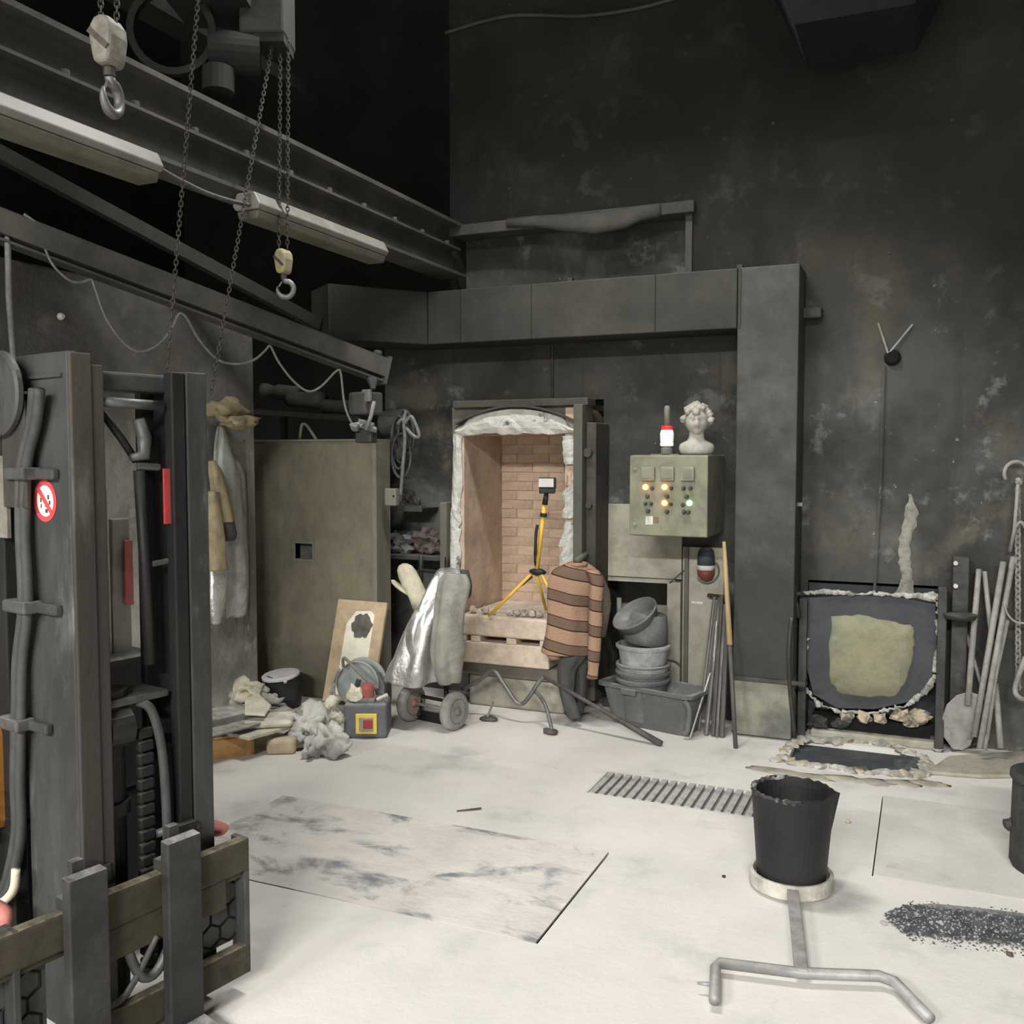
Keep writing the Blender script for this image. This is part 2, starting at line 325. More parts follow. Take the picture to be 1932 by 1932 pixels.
# ================================================================ STRUCTURE
YW = 5.75      # back wall plane
def slab_with_holes(axis, pos, thick, u0, u1, w0, w1, holes, name, material):
    """wall or floor built from blocks around rectangular holes; axis = normal"""
    us = sorted({u0, u1, *[h[i] for h in holes for i in (0, 1) if u0 < h[i] < u1]}); ws = sorted({w0, w1, *[h[i] for h in holes for i in (2, 3) if w0 < h[i] < w1]})
    mb = MB(); P = {}
    solid = lambda i, j: not any(h[0] - 1e-6 <= us[i] and us[i + 1] <= h[1] + 1e-6 and h[2] - 1e-6 <= ws[j] and ws[j + 1] <= h[3] + 1e-6 for h in holes)
    def pt(u, w, d): return (u, w, pos - d) if axis == 'z' else ((u, pos + d, w) if axis == 'y' else (pos - d, u, w))
    vid = {}; V = []; Fc = []
    def vi(i, j, k):
        if (i, j, k) not in vid: vid[(i, j, k)] = len(V); V.append(pt(us[i], ws[j], thick * k))
        return vid[(i, j, k)]
    nu, nw = len(us) - 1, len(ws) - 1
    for i in range(nu):
        for j in range(nw):
            if not solid(i, j): continue
            for k in (0, 1): Fc.append((vi(i, j, k), vi(i + 1, j, k), vi(i + 1, j + 1, k), vi(i, j + 1, k)))
            for di, dj, e in ((-1, 0, ((i, j), (i, j + 1))), (1, 0, ((i + 1, j), (i + 1, j + 1))), (0, -1, ((i, j), (i + 1, j))), (0, 1, ((i, j + 1), (i + 1, j + 1)))):
                a, b = i + di, j + dj
                if a < 0 or b < 0 or a >= nu or b >= nw or not solid(a, b):
                    Fc.append((vi(*e[0], 0), vi(*e[1], 0), vi(*e[1], 1), vi(*e[0], 1)))
    mb.add(V, Fc); return mb.build(name, material)
GR = (-1.46, -.66, 4.22, 4.56)          # grate opening in the floor
PLL = (-2.75, -1.137, 2.826, 3.62)        # sunk steel plates, a thin gap left open along two sides
PLR = (-.158, .75, 3.806, 4.75)
PIT_R = (-.64, .0, 5.07, 5.53)          # casting pit before the small furnace
struct(slab_with_holes('z', 0.0, .35, -8, 5.2, -14, 9, [GR, PIT_R, PLL, PLR], 'floor', 'floor_dust'), 'pale dust covered concrete floor')
mb = MB(); mb.box((GR[0] - .02, GR[2] - .02, -.36), (GR[1] + .02, GR[3] + .02, -.10)); struct(mb.build('floor_drain_bed', 'plate_dusty'))
PITBED = True
mb = MB(); mb.box((PIT_R[0] + .001, PIT_R[2] + .001, -.34), (PIT_R[1] - .001, PIT_R[3] - .001, -.03)); struct(mb.build('floor_pit_bed', 'pit_soot'))
KH = (-2.82, -1.872, 0.0, 1.955); RH1 = (-1.865, -1.44, 0.10, .82); LH = (-2.90, -1.345, 2.70, 3.05); PD = (-.62, .08, .0, .88)
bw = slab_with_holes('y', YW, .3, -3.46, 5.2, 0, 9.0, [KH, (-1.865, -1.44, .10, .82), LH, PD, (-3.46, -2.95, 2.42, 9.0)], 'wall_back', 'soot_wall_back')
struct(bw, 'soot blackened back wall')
m = MB()
m.box((-3.0, YW + .14, 2.6), (-1.3, YW + .2, 3.15)); struct(m.build('wall_back_recess', 'soot_wall'))
m = MB(); m.box((-1.95, YW + .55, 0), (-1.3, YW + .65, .95)); m.box((-1.95, YW + .3, .82), (-1.3, YW + .6, .9)); m.box((-1.44, YW + .3, 0), (-1.36, YW + .6, .9)); m.box((-1.9, YW + .3, .0), (-1.4, YW + .6, .1))
struct(m.build('wall_niche', 'plinth_pale'))
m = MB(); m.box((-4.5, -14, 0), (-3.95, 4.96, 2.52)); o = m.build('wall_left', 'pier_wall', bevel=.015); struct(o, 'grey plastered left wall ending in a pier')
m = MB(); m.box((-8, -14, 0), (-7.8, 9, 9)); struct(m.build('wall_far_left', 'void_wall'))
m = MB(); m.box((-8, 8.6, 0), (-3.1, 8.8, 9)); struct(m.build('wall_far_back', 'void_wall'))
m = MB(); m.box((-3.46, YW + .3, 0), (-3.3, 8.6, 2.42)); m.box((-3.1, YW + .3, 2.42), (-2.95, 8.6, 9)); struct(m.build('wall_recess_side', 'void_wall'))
m = MB(); m.box((5.2, -14, 0), (5.4, 6.1, 9)); struct(m.build('wall_right', 'soot_wall'))
m = MB(); m.box((-8, -14.2, 0), (5.4, -14, 9)); struct(m.build('wall_front', 'soot_wall'))
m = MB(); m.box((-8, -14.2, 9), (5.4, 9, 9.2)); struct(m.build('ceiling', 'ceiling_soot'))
# lintel ledge over the recessed panel, sagging dust cloth lying on it
m = MB(); m.box((-2.98, YW - .07, 3.04), (-1.30, YW + .1, 3.11)); struct(m.build('trim_1', 'beam_soot', bevel=.006), 'sooty ledge above the recessed wall panel')
m = MB(); m.box((-1.36, YW - .02, 2.66), (-1.32, YW + .02, 3.05)); struct(m.build('trim_2', 'beam_soot'))
m = MB()
pts = [(-2.5, .0), (-2.3, -.015), (-2.1, -.05), (-1.9, -.075), (-1.72, -.06), (-1.62, -.03), (-1.5, -.02)]
rows = [(Vector((x, YW - .075, 3.085 + dz * .8)), .03 + abs(dz) * .5, .03) for x, dz in pts]
m.loft(rows, 10, .08, 3, 1, A=(0, 0, 1), B=(0, 1, 0)); tag(m.build('dust_rag', 'beam_soot', smooth=True), 'sagging sooty rag lying along the wall ledge above the duct', 'rag')
# plaster streak above the small furnace
m = MB(); random.seed(3); V = []; fs = []; N_ = 26
for i in range(N_):
    t_ = i / (N_ - 1); y = 932 + t_ * 190
    cx = 1717 - 12 * t_ + 4 * math.sin(t_ * 9) + random.uniform(-1.5, 1.5); w = 3 + 9 * min(1, t_ * 5) + random.uniform(-2.5, 2.5) + 7 * max(0, t_ - .85) / .15
    for k, (sx, d) in enumerate(((-1, 0), (-.6, .006), (0, .009), (.6, .006), (1, 0))): V.append(pl(cx + sx * w, y, YW) + Vector((0, -d - .001 + random.uniform(-.0015, .0015), 0)))
for i in range(N_ - 1):
    for k in range(4): fs.append((i * 5 + k, i * 5 + k + 1, i * 5 + 6 + k, i * 5 + 5 + k))
m.add(V, fs); struct(m.build('trim_3', 'plaster_drip'), 'white plaster streak running down the sooty wall')
# slab of cast floor at the right, slightly raised
m = MB(); m.prism([fl(1745, 1462), fl(1790, 1432), fl(1960, 1420), fl(2150, 1440), fl(2150, 1500), fl(1960, 1468), fl(1850, 1470)], (0, 0, .02))
struct(m.build('floor_slab', 'plinth_pale', bevel=.008))
# ---------------------------------------------------------------- hall lamps that light the place, the last an added fill
for i, (x, y, z, p, hl, lip) in enumerate(HALL_AND_FILL_LAMPS):
    t = thing('hall_or_fill_luminaire', ['lit fluorescent trough lamp high at the left rear of the hall', 'lit fluorescent trough lamp high at the middle rear of the hall', 'lit fluorescent trough lamp high at the right rear of the hall', 'added unseen fill lamp in a deep trough over the floor before the kiln'][i], 'lamp', (x, y, z))
    zl = z + .01 - lip  # trough lips shaped to cut lamp light off the upper walls
    m = MB(); m.prism([(x - hl - .05, y - .32, zl), (x - hl - .05, y - .30, z + .03), (x - hl - .05, y - .16, z + .09), (x - hl - .05, y + .16, z + .09), (x - hl - .05, y + .30, z + .03), (x - hl - .05, y + .32, zl), (x - hl - .05, y + .31, zl), (x - hl - .05, y + .285, z + .025), (x - hl - .05, y + .15, z + .075), (x - hl - .05, y - .15, z + .075), (x - hl - .05, y - .285, z + .025), (x - hl - .05, y - .31, zl)], (2 * hl + .1, 0, 0))
    m.build('cutoff_trough', 'lamp_trough', t)
    for sx in (-hl - .06, hl + .05):
        m = MB(); m.box((x + sx, y - .32, zl), (x + sx + .01, y + .32, z + .09)); m.build('end_plate', 'lamp_trough', t)
    for sx in (-.7, .7):
        m = MB(); m.tube([(x + sx, y, z + .08), (x + sx, y, 8.99)], .006, 6); m.build('suspension_wire', 'chain_steel', t)
    ld = bpy.data.lights.new('tube_light', 'AREA'); ld.shape = 'RECTANGLE'; ld.size = 2 * hl; ld.size_y = .3; ld.energy = p; ld.color = LAMP_COLOR
    lo = bpy.data.objects.new('tube_light', ld); COL.objects.link(lo); lo.parent = t; lo.location = (0, 0, .01)
# ================================================================ DUCT
t = thing('exhaust_duct', 'sooty square exhaust duct with upright shaft and long horizontal run above the kiln', 'duct', (-.82, 5.6, 0))
X0, X1, YD = -.992, -.66, 5.44
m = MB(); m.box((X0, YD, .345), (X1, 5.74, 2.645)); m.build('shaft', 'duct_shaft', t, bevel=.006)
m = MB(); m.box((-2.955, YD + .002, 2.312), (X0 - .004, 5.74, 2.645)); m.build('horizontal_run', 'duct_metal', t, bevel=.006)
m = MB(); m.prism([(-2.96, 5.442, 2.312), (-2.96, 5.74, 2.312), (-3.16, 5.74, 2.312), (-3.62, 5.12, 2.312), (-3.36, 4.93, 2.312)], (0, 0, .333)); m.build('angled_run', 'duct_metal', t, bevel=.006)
for px, y0, y1 in ((868, 548, 648), (1002, 535, 640), (1235, 520, 628), (1396, 505, 617)):
    X = pl(px, 580, YD).x; m = MB(); m.box((X - .004, YD - .008, 2.315), (X + .004, YD + .002, 2.642)); m.build('seam', 'duct_metal', t)
m = MB(); m.box((X0 + .004, YD - .002, .012), (X1 - .004, 5.74, .335)); m.build('foot_panel', 'duct_foot', t, bevel=.008)
m = MB(); m.box((X0 - .012, YD + .06, 0), (X1 + .002, 5.74, .012)); m.build('base_plate', 'black_metal', t)
m = MB(); m.bar((X0 - .01, YD - .015, .34), (X1 + .07, YD - .015, .34), .02, .018); m.build('cross_bar', 'dark_steel', t)
for xx in (X0, -2.0):
    m = MB(); m.box((xx - .01, YD + .02, 2.647), (xx + .02, YD + .05, 2.668)); m.build('bolt_tab', 'duct_metal', t)
for z in (1.32,):
    m = MB(); m.box((X1, YD + .05, z), (X1 + .03, YD + .1, z + .02)); m.build('wall_clip', 'cable_grey', t)
# ================================================================ KILN
t = thing('kiln', 'open brick kiln with ragged white fibre lined mouth and steel posts', 'kiln', (-2.4, 5.6, 0))
KL, KR, KY, KB = -2.731, -2.035, 5.5, 6.10; ZF, ZC = .593, 1.735
m = MB(); m.box((KL - .06, KY + .01, ZF - .3), (KL, KB + .1, ZC + .05)); m.build('side_lining', 'kiln_side', t)
m = MB(); m.box((KR, KY, ZF - .3), (KR + .06, KB + .1, ZC + .16)); m.build('side_lining', 'kiln_side', t)
m = MB(); m.box((KL - .085, KB + .006, ZF - .3), (KR + .06, KB + .12, ZC + .2)); m.build('back_bed', 'kiln_mortar', t)
m = MB(); m.box((KL, KY + .04, ZC), (KR, KB + .1, ZC + .16)); m.build('roof_lining', 'kiln_side', t)
random.seed(5); bl, bh = .232, .058; protos = {}
rows = int((ZC - ZF) / (bh + .006)) + 1
for r in range(rows):
    x = KL - (bl / 2 if r % 2 else 0); z = ZF + r * (bh + .006)
    while x < KR - .01:
        a = max(x, KL); b = min(x + bl, KR); key = (round(b - a, 3), random.choice(('kiln_brick', 'kiln_brick_b', 'kiln_brick_c')))
        if b - a > .02 and z < ZC - .005:
            if key not in protos:
                w = key[0]; m = MB(); m.box((-w / 2 + .002, -.035, 0), (w / 2 - .002, -.024, bh)); m.v = [p + Vector((random.uniform(-.002, .002), random.uniform(-.002, .002), random.uniform(-.002, .002))) for p in m.v]
                protos[key] = m.build('brick', key[1], t, local=True); br = protos[key]
            else: br = copy_part(protos[key], t)
            br.location = (a + (b - a) / 2 + 2.4, KB + .035 - 5.6 + random.uniform(-.004, .004), z)
        x += bl + .005
# ragged fibre lining around the mouth: pieces with broken edges
def ragged(name, quads, material, par, seed, y0, y1, nseg=10, jit=.012):
    """strip between two polylines in the wall plane, jittered on the inner side and bulging forward"""
    random.seed(seed); m = MB(); V = []; n = 0
    for (a, b) in quads:
        for k in range(5):
            s = k / 4; p = Vector(a).lerp(Vector(b), s); p = p + Vector((random.uniform(-jit, jit) * (k == 4), 0, random.uniform(-jit, jit) * (k == 4)))
            bul = math.sin(s * math.pi) * .02 + random.uniform(-.005, .005)
            V.append(Vector((p.x, y0 - bul, p.z)))
        for k in range(5):
            V.append(Vector((V[n].x, y1, V[n].z)) if k == 0 else Vector((V[n + k].x, y1, V[n + k].z)))
        n += 10
    fs = []
    for i in range(len(quads) - 1):
        for k in range(4): fs.append((i * 10 + k, i * 10 + k + 1, i * 10 + 11 + k, i * 10 + 10 + k))
        fs.append((i * 10 + 4, i * 10 + 9, i * 10 + 19, i * 10 + 14)); fs.append((i * 10 + 5, i * 10, i * 10 + 10, i * 10 + 15))
    m.add(V, fs); return m.build(name, material, par, smooth=False)
def wq(pts, Y): return [(pl(a, y, Y), pl(b, y, Y)) for a, b, y in pts]
import itertools
def interp(pts, n):
    out = []
    for (a0, b0, y0), (a1, b1, y1) in zip(pts, pts[1:]):
        for k in range(n): s = k / n; out.append((a0 + (a1 - a0) * s, b0 + (b1 - b0) * s, y0 + (y1 - y0) * s))
    out.append(pts[-1]); return out
ragged('fibre_lining', wq(interp([(856, 872, 818), (855, 874, 870), (853, 871, 940), (851, 869, 970), (850, 868, 1000), (849, 868, 1080), (848, 868, 1160)], 4), KY), 'fibre_white', t, 1, KY - .005, KY + .04)
ragged('fibre_lining', wq(interp([(1088, 1062, 822), (1088, 1063, 850), (1087, 1068, 876)], 4), KY), 'fibre_white', t, 2, KY - .005, KY + .04)
ragged('fibre_lining', wq(interp([(1087, 1072, 910), (1086, 1062, 934), (1085, 1062, 978)], 4), KY), 'fibre_white', t, 4, KY - .005, KY + .04)
ragged('fibre_lining', wq(interp([(1085, 1064, 984), (1083, 1058, 1030), (1081, 1057, 1070), (1080, 1056, 1150)], 4), KY), 'fibre_white', t, 6, KY - .005, KY + .04)
m = MB()  # damaged brown gap piece
m.blob(pl(1076, 905, KY), (.03, .03, .07), 3, .3); m.build('broken_edge', 'kiln_brick_c', t)
# top arch: pale fibre block with arched crown
top = []
for i in range(19):
    s = i / 18; x = 862 + s * (1088 - 862); crown = 772 + 26 * (2 * s - 1) ** 2 + (10 if (i < 2 or i > 16) else 0)
    top.append((pl(x, crown, KY), pl(x if 864 < x < 1084 else x, 818 + (2 if s < .1 else 0) + random.uniform(-1, 2.5), KY)))
ragged('arch_lining', top, 'fibre_white', t, 9, KY - .012, KY + .10, jit=.006)
m = MB(); pts = [pl(862 + (1094 - 862) * i / 16, 766 + 34 * (2 * i / 16 - 1) ** 2, KY - .02) for i in range(17)]
for p, q in zip(pts, pts[1:]): m.bar(p, q, .06, .012)
m.build('arch_band', 'kiln_steel_dark', t)
m = MB(); m.box((pl(858, 762, KY).x, KY - .03, 1.905), (pl(1112, 760, KY).x, KY + .12, 1.95)); m.build('lintel', 'kiln_steel_dark', t, bevel=.004)
m = MB(); m.box((KL - .085, KY + .010, ZC + .002), (KR + .10, KY + .038, 1.91)); m.build('lintel_infill', 'kiln_steel', t)
xa, xb, xc = pl(1083, 950, KY - .06).x, pl(1100, 950, KY - .06).x, pl(1120, 950, KY - .06).x
m = MB(); m.box((xa, KY - .08, .28), (xb, KY + .12, 1.91)); m.build('post', 'kiln_steel', t, bevel=.006)
m = MB(); m.box((xb + .004, KY - .02, .1), (xc, KY + .24, 1.80)); m.build('post', 'kiln_steel_dark', t, bevel=.006)
m = MB(); m.box((pl(836, 1000, KY).x, KY - .05, .25), (pl(849, 1000, KY).x, KY + .1, 1.30)); m.build('post', 'kiln_steel', t, bevel=.006)
for dx, zz, rr in ((.02, 1.62, .028), (.03, 1.3, .018)):
    m = MB(); m.cyl((xb + dx, KY - .05, zz), (xb + dx, KY - .02, zz), rr, n=14); m.build('hinge_boss', 'kiln_steel_dark', t)
# hearth with slots
HY = 5.40; hx0, hx1 = pl(868, 1200, HY).x, pl(1035, 1200, HY).x
m = MB(); m.box((hx0, HY, .462), (hx1, KB + .06, ZF)); m.build('hearth_slab', 'hearth_pale', t, bevel=.014, seg=3)
m = MB(); m.box((hx0, HY + .004, .285), (hx1, KB + .06, .425)); m.build('hearth_slab', 'hearth_pale', t, bevel=.01)
for a, b in ((862, 879), (888, 905), (955, 973), (1018, 1035)):
    m = MB(); m.box((pl(a, 1205, HY).x, HY + .005, .425), (pl(b, 1205, HY).x, KB, .462)); m.build('spacer_block', 'hearth_pale', t)
m = MB(); m.box((hx0 - .02, HY + .03, .205), (hx1 + .16, HY + .4, .283)); m.build('support_beam', 'hearth_steel', t, bevel=.004)
m = MB(); m.box((pl(884, 1300, 5.46).x, 5.46, 0), (pl(1064, 1300, 5.46).x, KB, .205)); m.build('plinth', 'plinth_pale', t, bevel=.02, seg=3)
random.seed(11)
for i, (px, py, r, mt) in enumerate([(893, 1151, .035, 'lump_pale'), (916, 1150, .036, 'lump_pale'), (932, 1154, .022, 'lump_pale'), (962, 1148, .034, 'lump_grey'), (976, 1151, .03, 'lump_grey'), (990, 1146, .036, 'lump_grey'), (1004, 1147, .036, 'lump_grey'), (1018, 1151, .03, 'lump_grey')]):
    q = pl(px, py, HY + .06); m = MB(); m.blob((q.x, q.y, ZF + r * .75), (r * .72, r * .75, r * .7), i + 2, .3, 2, 2.2, rough=.25 if 'grey' in mt else .05)
    o = m.build('hearth_lump', mt); tag(o, ['round pale lump at far left of the kiln hearth edge', 'round pale lump second from left on the kiln hearth', 'smallest pale lump on the kiln hearth edge', 'crumpled grey lump just right of the tripod foot on the hearth', 'second crumpled grey lump right of the tripod foot on the hearth', 'third crumpled grey lump on the hearth edge', 'fourth crumpled grey lump on the hearth edge', 'crumpled grey lump on the hearth nearest the striped jumper'][i], 'lump', 'lumps on the kiln hearth edge')
# niche frame to the right of the kiln
m = MB(); m.box((-1.86, YW - .02, .815), (-1.40, YW + .02, .84)); struct(m.build('trim_4', 'plinth_pale'))
m = MB(); m.box((-1.445, YW - .05, 0), (-1.36, YW + .01, .83)); struct(m.build('trim_5', 'plinth_pale', bevel=.006))
m = MB(); m.box((-1.35, YW - .045, 0), (-1.10, YW + .005, 1.05)); struct(m.build('trim_6', 'plinth_pale', bevel=.006))
m = MB(); m.box((-1.335, YW - .065, 0), (-1.31, YW - .04, 1.05)); struct(m.build('trim_7', 'kiln_steel'))
m = MB(); m.box((-1.83, YW - .03, .845), (-1.36, YW + .004, 1.30)); struct(m.build('trim_8', 'plinth_pale', bevel=.004), 'pale dusty panel beside the kiln under the control box')
m = MB(); a = pl(1043, 660, YW); m.tube([a + Vector((0, -.012, .05)), a + Vector((0, -.012, -.1)), pl(1043, 752, YW) + Vector((0, -.012, 0))], .008, 6); struct(m.build('trim_9', 'dark_steel'))
# ================================================================ MATERIALS 2
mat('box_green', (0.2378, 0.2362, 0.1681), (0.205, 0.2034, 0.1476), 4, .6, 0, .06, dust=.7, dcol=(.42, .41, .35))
mat('box_shade', (.20, .198, .155), (.17, .168, .135), 4, .65, 0, .06, dust=.7)  # darker copy of the door green, side shade put into the colour
mat('gauge_grey', (.22, .22, .19), (.28, .28, .23), 14, .5, 0, .05)
mat('knob_black', (.05, .05, .045), (.09, .09, .08), 14, .5, 0, .05)
mat('lamp_orange', (1, .45, .15), None, 8, .4, 0, 0, emit=((1.0, .30, .07), 6.0))
mat('lamp_green', (.4, 1, .5), None, 8, .4, 0, 0, emit=((.35, 1.0, .42), 2.6))
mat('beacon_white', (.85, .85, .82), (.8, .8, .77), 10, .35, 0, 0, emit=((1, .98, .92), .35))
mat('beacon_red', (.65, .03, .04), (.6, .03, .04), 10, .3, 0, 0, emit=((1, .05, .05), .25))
mat('beacon_grey', (.24, .235, .22), (.2, .195, .18), 10, .5, 0, 0)
mat('plaster', (0.425, 0.4123, 0.357), (0.357, 0.3443, 0.2975), 9, .85, 0, .3, c3=(0.493, 0.4845, 0.442), s3=5, t3=(.5, .7), grime=0.3)
mat('sticker_white', (.72, .72, .68), None, 20, .6, 0, 0, grime=0.2)
mat('sticker_brown', (.22, .15, .10), None, 20, .6, 0, 0)
mat('navy', (0.042, 0.049, 0.07), (0.056, 0.063, 0.084), 14, .6, 0, .1, dust=.5)
mat('maroon', (0.154, 0.042, 0.035), (0.196, 0.07, 0.0595), 14, .5, 0, .1)
mat('off_white', (.62, .60, .55), (.55, .53, .48), 14, .6, 0, .1, grime=0.25)
mat('rod_steel', (.22, .22, .215), (.15, .15, .148), 20, .45, .5, .1, streak=(1, 1, .2))
mat('rod_bright', (.55, .55, .53), (.42, .42, .40), 20, .4, .5, .05)
mat('rod_dark', (.09, .085, .078), (.13, .12, .11), 14, .6, .3, .1, streak=(1, 1, .2))
mat('wood_tan', (.52, .39, .20), (.44, .33, .17), 18, .75, 0, .1, streak=(1, 1, .15))
mat('pallet_wood', (.62, .36, .15), (.55, .31, .13), 10, .8, 0, .15, dust=1.0, dcol=(.62, .56, .46), streak=(.3, 1, 1))
mat('board_wood', (.52, .40, .26), (.44, .335, .215), 5, .85, 0, .15, c3=(.58, .48, .36), s3=5, t3=(.5, .7))
mat('board_plaster', (.80, .77, .64), (.74, .71, .58), 5, .9, 0, .15, grime=0.2)
mat('scorch', (.10, .095, .08), (.15, .145, .125), 14, .95, 0, .3)
mat('rubber_grey', (0.124, 0.1302, 0.1333), (0.1612, 0.1674, 0.1705), 7, .75, 0, .12, dust=.5, c3=(0.248, 0.2542, 0.2542), s3=5, t3=(.58, .72))
mat('rubber_plaster', (0.4, 0.408, 0.4), (0.288, 0.296, 0.296), 8, .9, 0, .4)
mat('tub_grey', (0.1178, 0.124, 0.124), (0.155, 0.1581, 0.155), 6, .8, 0, .15, dust=.8, c3=(0.2728, 0.2728, 0.2542), s3=4, t3=(.52, .70))
mat('bucket_black', (.022, .022, .024), (.04, .04, .042), 8, .5, 0, .15, c3=(.10, .10, .10), s3=6, t3=(.62, .78))
mat('lid_pale', (.62, .61, .63), (.55, .54, .56), 8, .7, 0, .1, grime=0.2)
mat('aluminised', (.78, .78, .77), (.6, .6, .6), 4, .30, .8, .9, bscale=7, grime=0.25)
mat('coat_grey', (.34, .335, .29), (.27, .27, .235), 4, .85, 0, .8, bscale=7)
mat('coat_silver', (.42, .43, .41), (.30, .31, .295), 4, .5, .35, .8, bscale=7)
mat('leather_beige', (.40, .34, .21), (.33, .275, .17), 5, .85, 0, .7, bscale=9)
mat('canvas_beige', (.56, .52, .40), (.48, .44, .34), 8, .9, 0, .3, bscale=20)
mat('cloth_dark', (.06, .06, .056), (.1, .1, .095), 8, .9, 0, .3)
mat('trouser_grey', (0.06, 0.0618, 0.0612), (0.09, 0.0918, 0.09), 6, .9, 0, .3, bscale=14)
mat('tripod_yellow', (.80, .50, .07), (.74, .46, .06), 10, .45, 0, .05, grime=0.2)
mat('plastic_black', (.018, .018, .019), (.03, .03, .03), 10, .5, 0, .05)
mat('glass_pale', (.62, .60, .57), (.55, .53, .5), 10, .2, 0, 0, grime=0)
mat('tyre_grey', (.30, .295, .285), (.36, .355, .34), 12, .85, 0, .2)
mat('hub_grey', (.17, .165, .16), (.25, .24, .23), 12, .6, .2, .1)
mat('hub_red', (.42, .14, .11), (.34, .13, .11), 12, .6, .1, .1)
mat('drum_grey', (.33, .36, .345), (.27, .295, .285), 8, .55, 0, .1, dust=.5)
mat('case_navy', (.125, .128, .15), (.17, .172, .185), 8, .65, 0, .1, dust=.6)
mat('switch_yellow', (.78, .60, .10), (.72, .55, .10), 14, .5, 0, .05, grime=0.1)
mat('switch_inset', (.36, .34, .27), (.3, .28, .22), 14, .6, 0, .05)
mat('paper_cream', (.70, .66, .53), (.62, .58, .46), 10, .9, 0, .2, grime=0.2)
mat('sack_dusty', (0.728, 0.689, 0.572), (0.611, 0.585, 0.481), 6, .92, 0, .3, bscale=18)
mat('steel_dusty', (.19, .195, .19), (.25, .255, .245), 6, .8, .1, .15, dust=1.0, dcol=(.55, .53, .46))
mat('stone_cream', (.62, .52, .38), (.55, .455, .33), 8, .92, 0, .25)
mat('foil_grey', (.56, .565, .52), (.44, .445, .41), 6, .7, .05, .5, bscale=12, grime=.3)
mat('void_black', (.008, .008, .008), None, 8, .9, 0, 0)
mat('refractory_pad', (0.2728, 0.2552, 0.1628), (0.22, 0.2288, 0.1672), 2.6, .93, 0, .35, c3=(0.3168, 0.3256, 0.2376), s3=3, t3=(.45, .7), bscale=40)
mat('furnace_plate', (.052, .057, .066), (.075, .078, .084), 5, .75, .1, .25, bscale=30)
mat('plaster_crust', (.52, .51, .47), (.24, .235, .215), 10, .95, 0, .6, bscale=26)
mat('burnt_crust', (.52, .44, .32), (.13, .125, .11), 16, .95, 0, .6, contrast=(.45, .6))
mat('tool_grey', (.33, .325, .305), (.26, .255, .24), 12, .7, .1, .1, dust=.5)
mat('iron_black', (.035, .035, .034), (.06, .06, .056), 10, .7, .2, .3)
mat('charcoal', (.05, .055, .06), (.10, .105, .11), 18, .95, 0, .6)
mat('ash_dark', (.16, .165, .17), (.30, .30, .295), 22, .95, 0, .3)
mat('slag_light', (.30, .31, .31), (.42, .42, .41), 18, .9, 0, .6)
mat('shank_steel', (.26, .265, .265), (.34, .34, .33), 8, .55, .3, .12, dust=.6, dcol=(.5, .48, .44))
mat('ring_dusty', (.56, .53, .47), (.40, .38, .34), 8, .85, 0, .25)
mat('crucible', (.017, .017, .018), (.028, .027, .028), 6, .55, .1, .15, c3=(.05, .049, .048), s3=4, t3=(.6, .8))
mat('crucible_rim', (.06, .06, .06), (.30, .30, .29), 14, .9, 0, .5, contrast=(.45, .62))
# striped jumper: bands across the body in object space
def stripes(name, z0, period, tilt):
    m = bpy.data.materials.new(name); m.use_nodes = True; nt = m.node_tree; N = nt.nodes; L = nt.links; b = N['Principled BSDF']; b.inputs['Roughness'].default_value = .95; b.inputs['Specular IOR Level'].default_value = .1
    tc = N.new('ShaderNodeTexCoord'); sp = N.new('ShaderNodeSeparateXYZ'); L.new(tc.outputs['Object'], sp.inputs[0])
    def mth(op, a, v):
        n = N.new('ShaderNodeMath'); n.operation = op
        for i, q in ((0, a), (1, v)):
            if isinstance(q, (int, float)): n.inputs[i].default_value = q
            else: L.new(q, n.inputs[i])
        return n.outputs[0]
    z = mth('ADD', sp.outputs[2], mth('MULTIPLY', sp.outputs[0], tilt)); f = mth('FRACT', mth('DIVIDE', mth('SUBTRACT', z, z0), period), 0)
    r = N.new('ShaderNodeValToRGB'); r.color_ramp.interpolation = 'CONSTANT'; e = r.color_ramp.elements
    e[0].position = 0; e[0].color = (.045, .022, .016, 1); e[1].position = .05; e[1].color = (.155, .105, .08, 1)
    for p, c in ((.42, (.07, .03, .02, 1)), (.46, (.345, .225, .155, 1))): k = e.new(p); k.color = c
    L.new(f, r.inputs[0])
    nz = N.new('ShaderNodeTexNoise'); nz.inputs['Scale'].default_value = 60; L.new(tc.outputs['Object'], nz.inputs['Vector'])
    bp = N.new('ShaderNodeBump'); bp.inputs['Strength'].default_value = .4; bp.inputs['Distance'].default_value = .01; L.new(nz.outputs['Fac'], bp.inputs['Height']); L.new(bp.outputs[0], b.inputs['Normal'])
    L.new(r.outputs[0], b.inputs['Base Color']); M[name] = m
stripes('jumper_knit', -.075, .150, .22)
mat('jumper_dull', (.17, .135, .11), (.13, .105, .09), 20, .95, 0, .3)  # dull grey-brown for the rear sleeve
mat('jumper_plain', (.38, .215, .15), (.34, .20, .14), 20, .95, 0, .3)
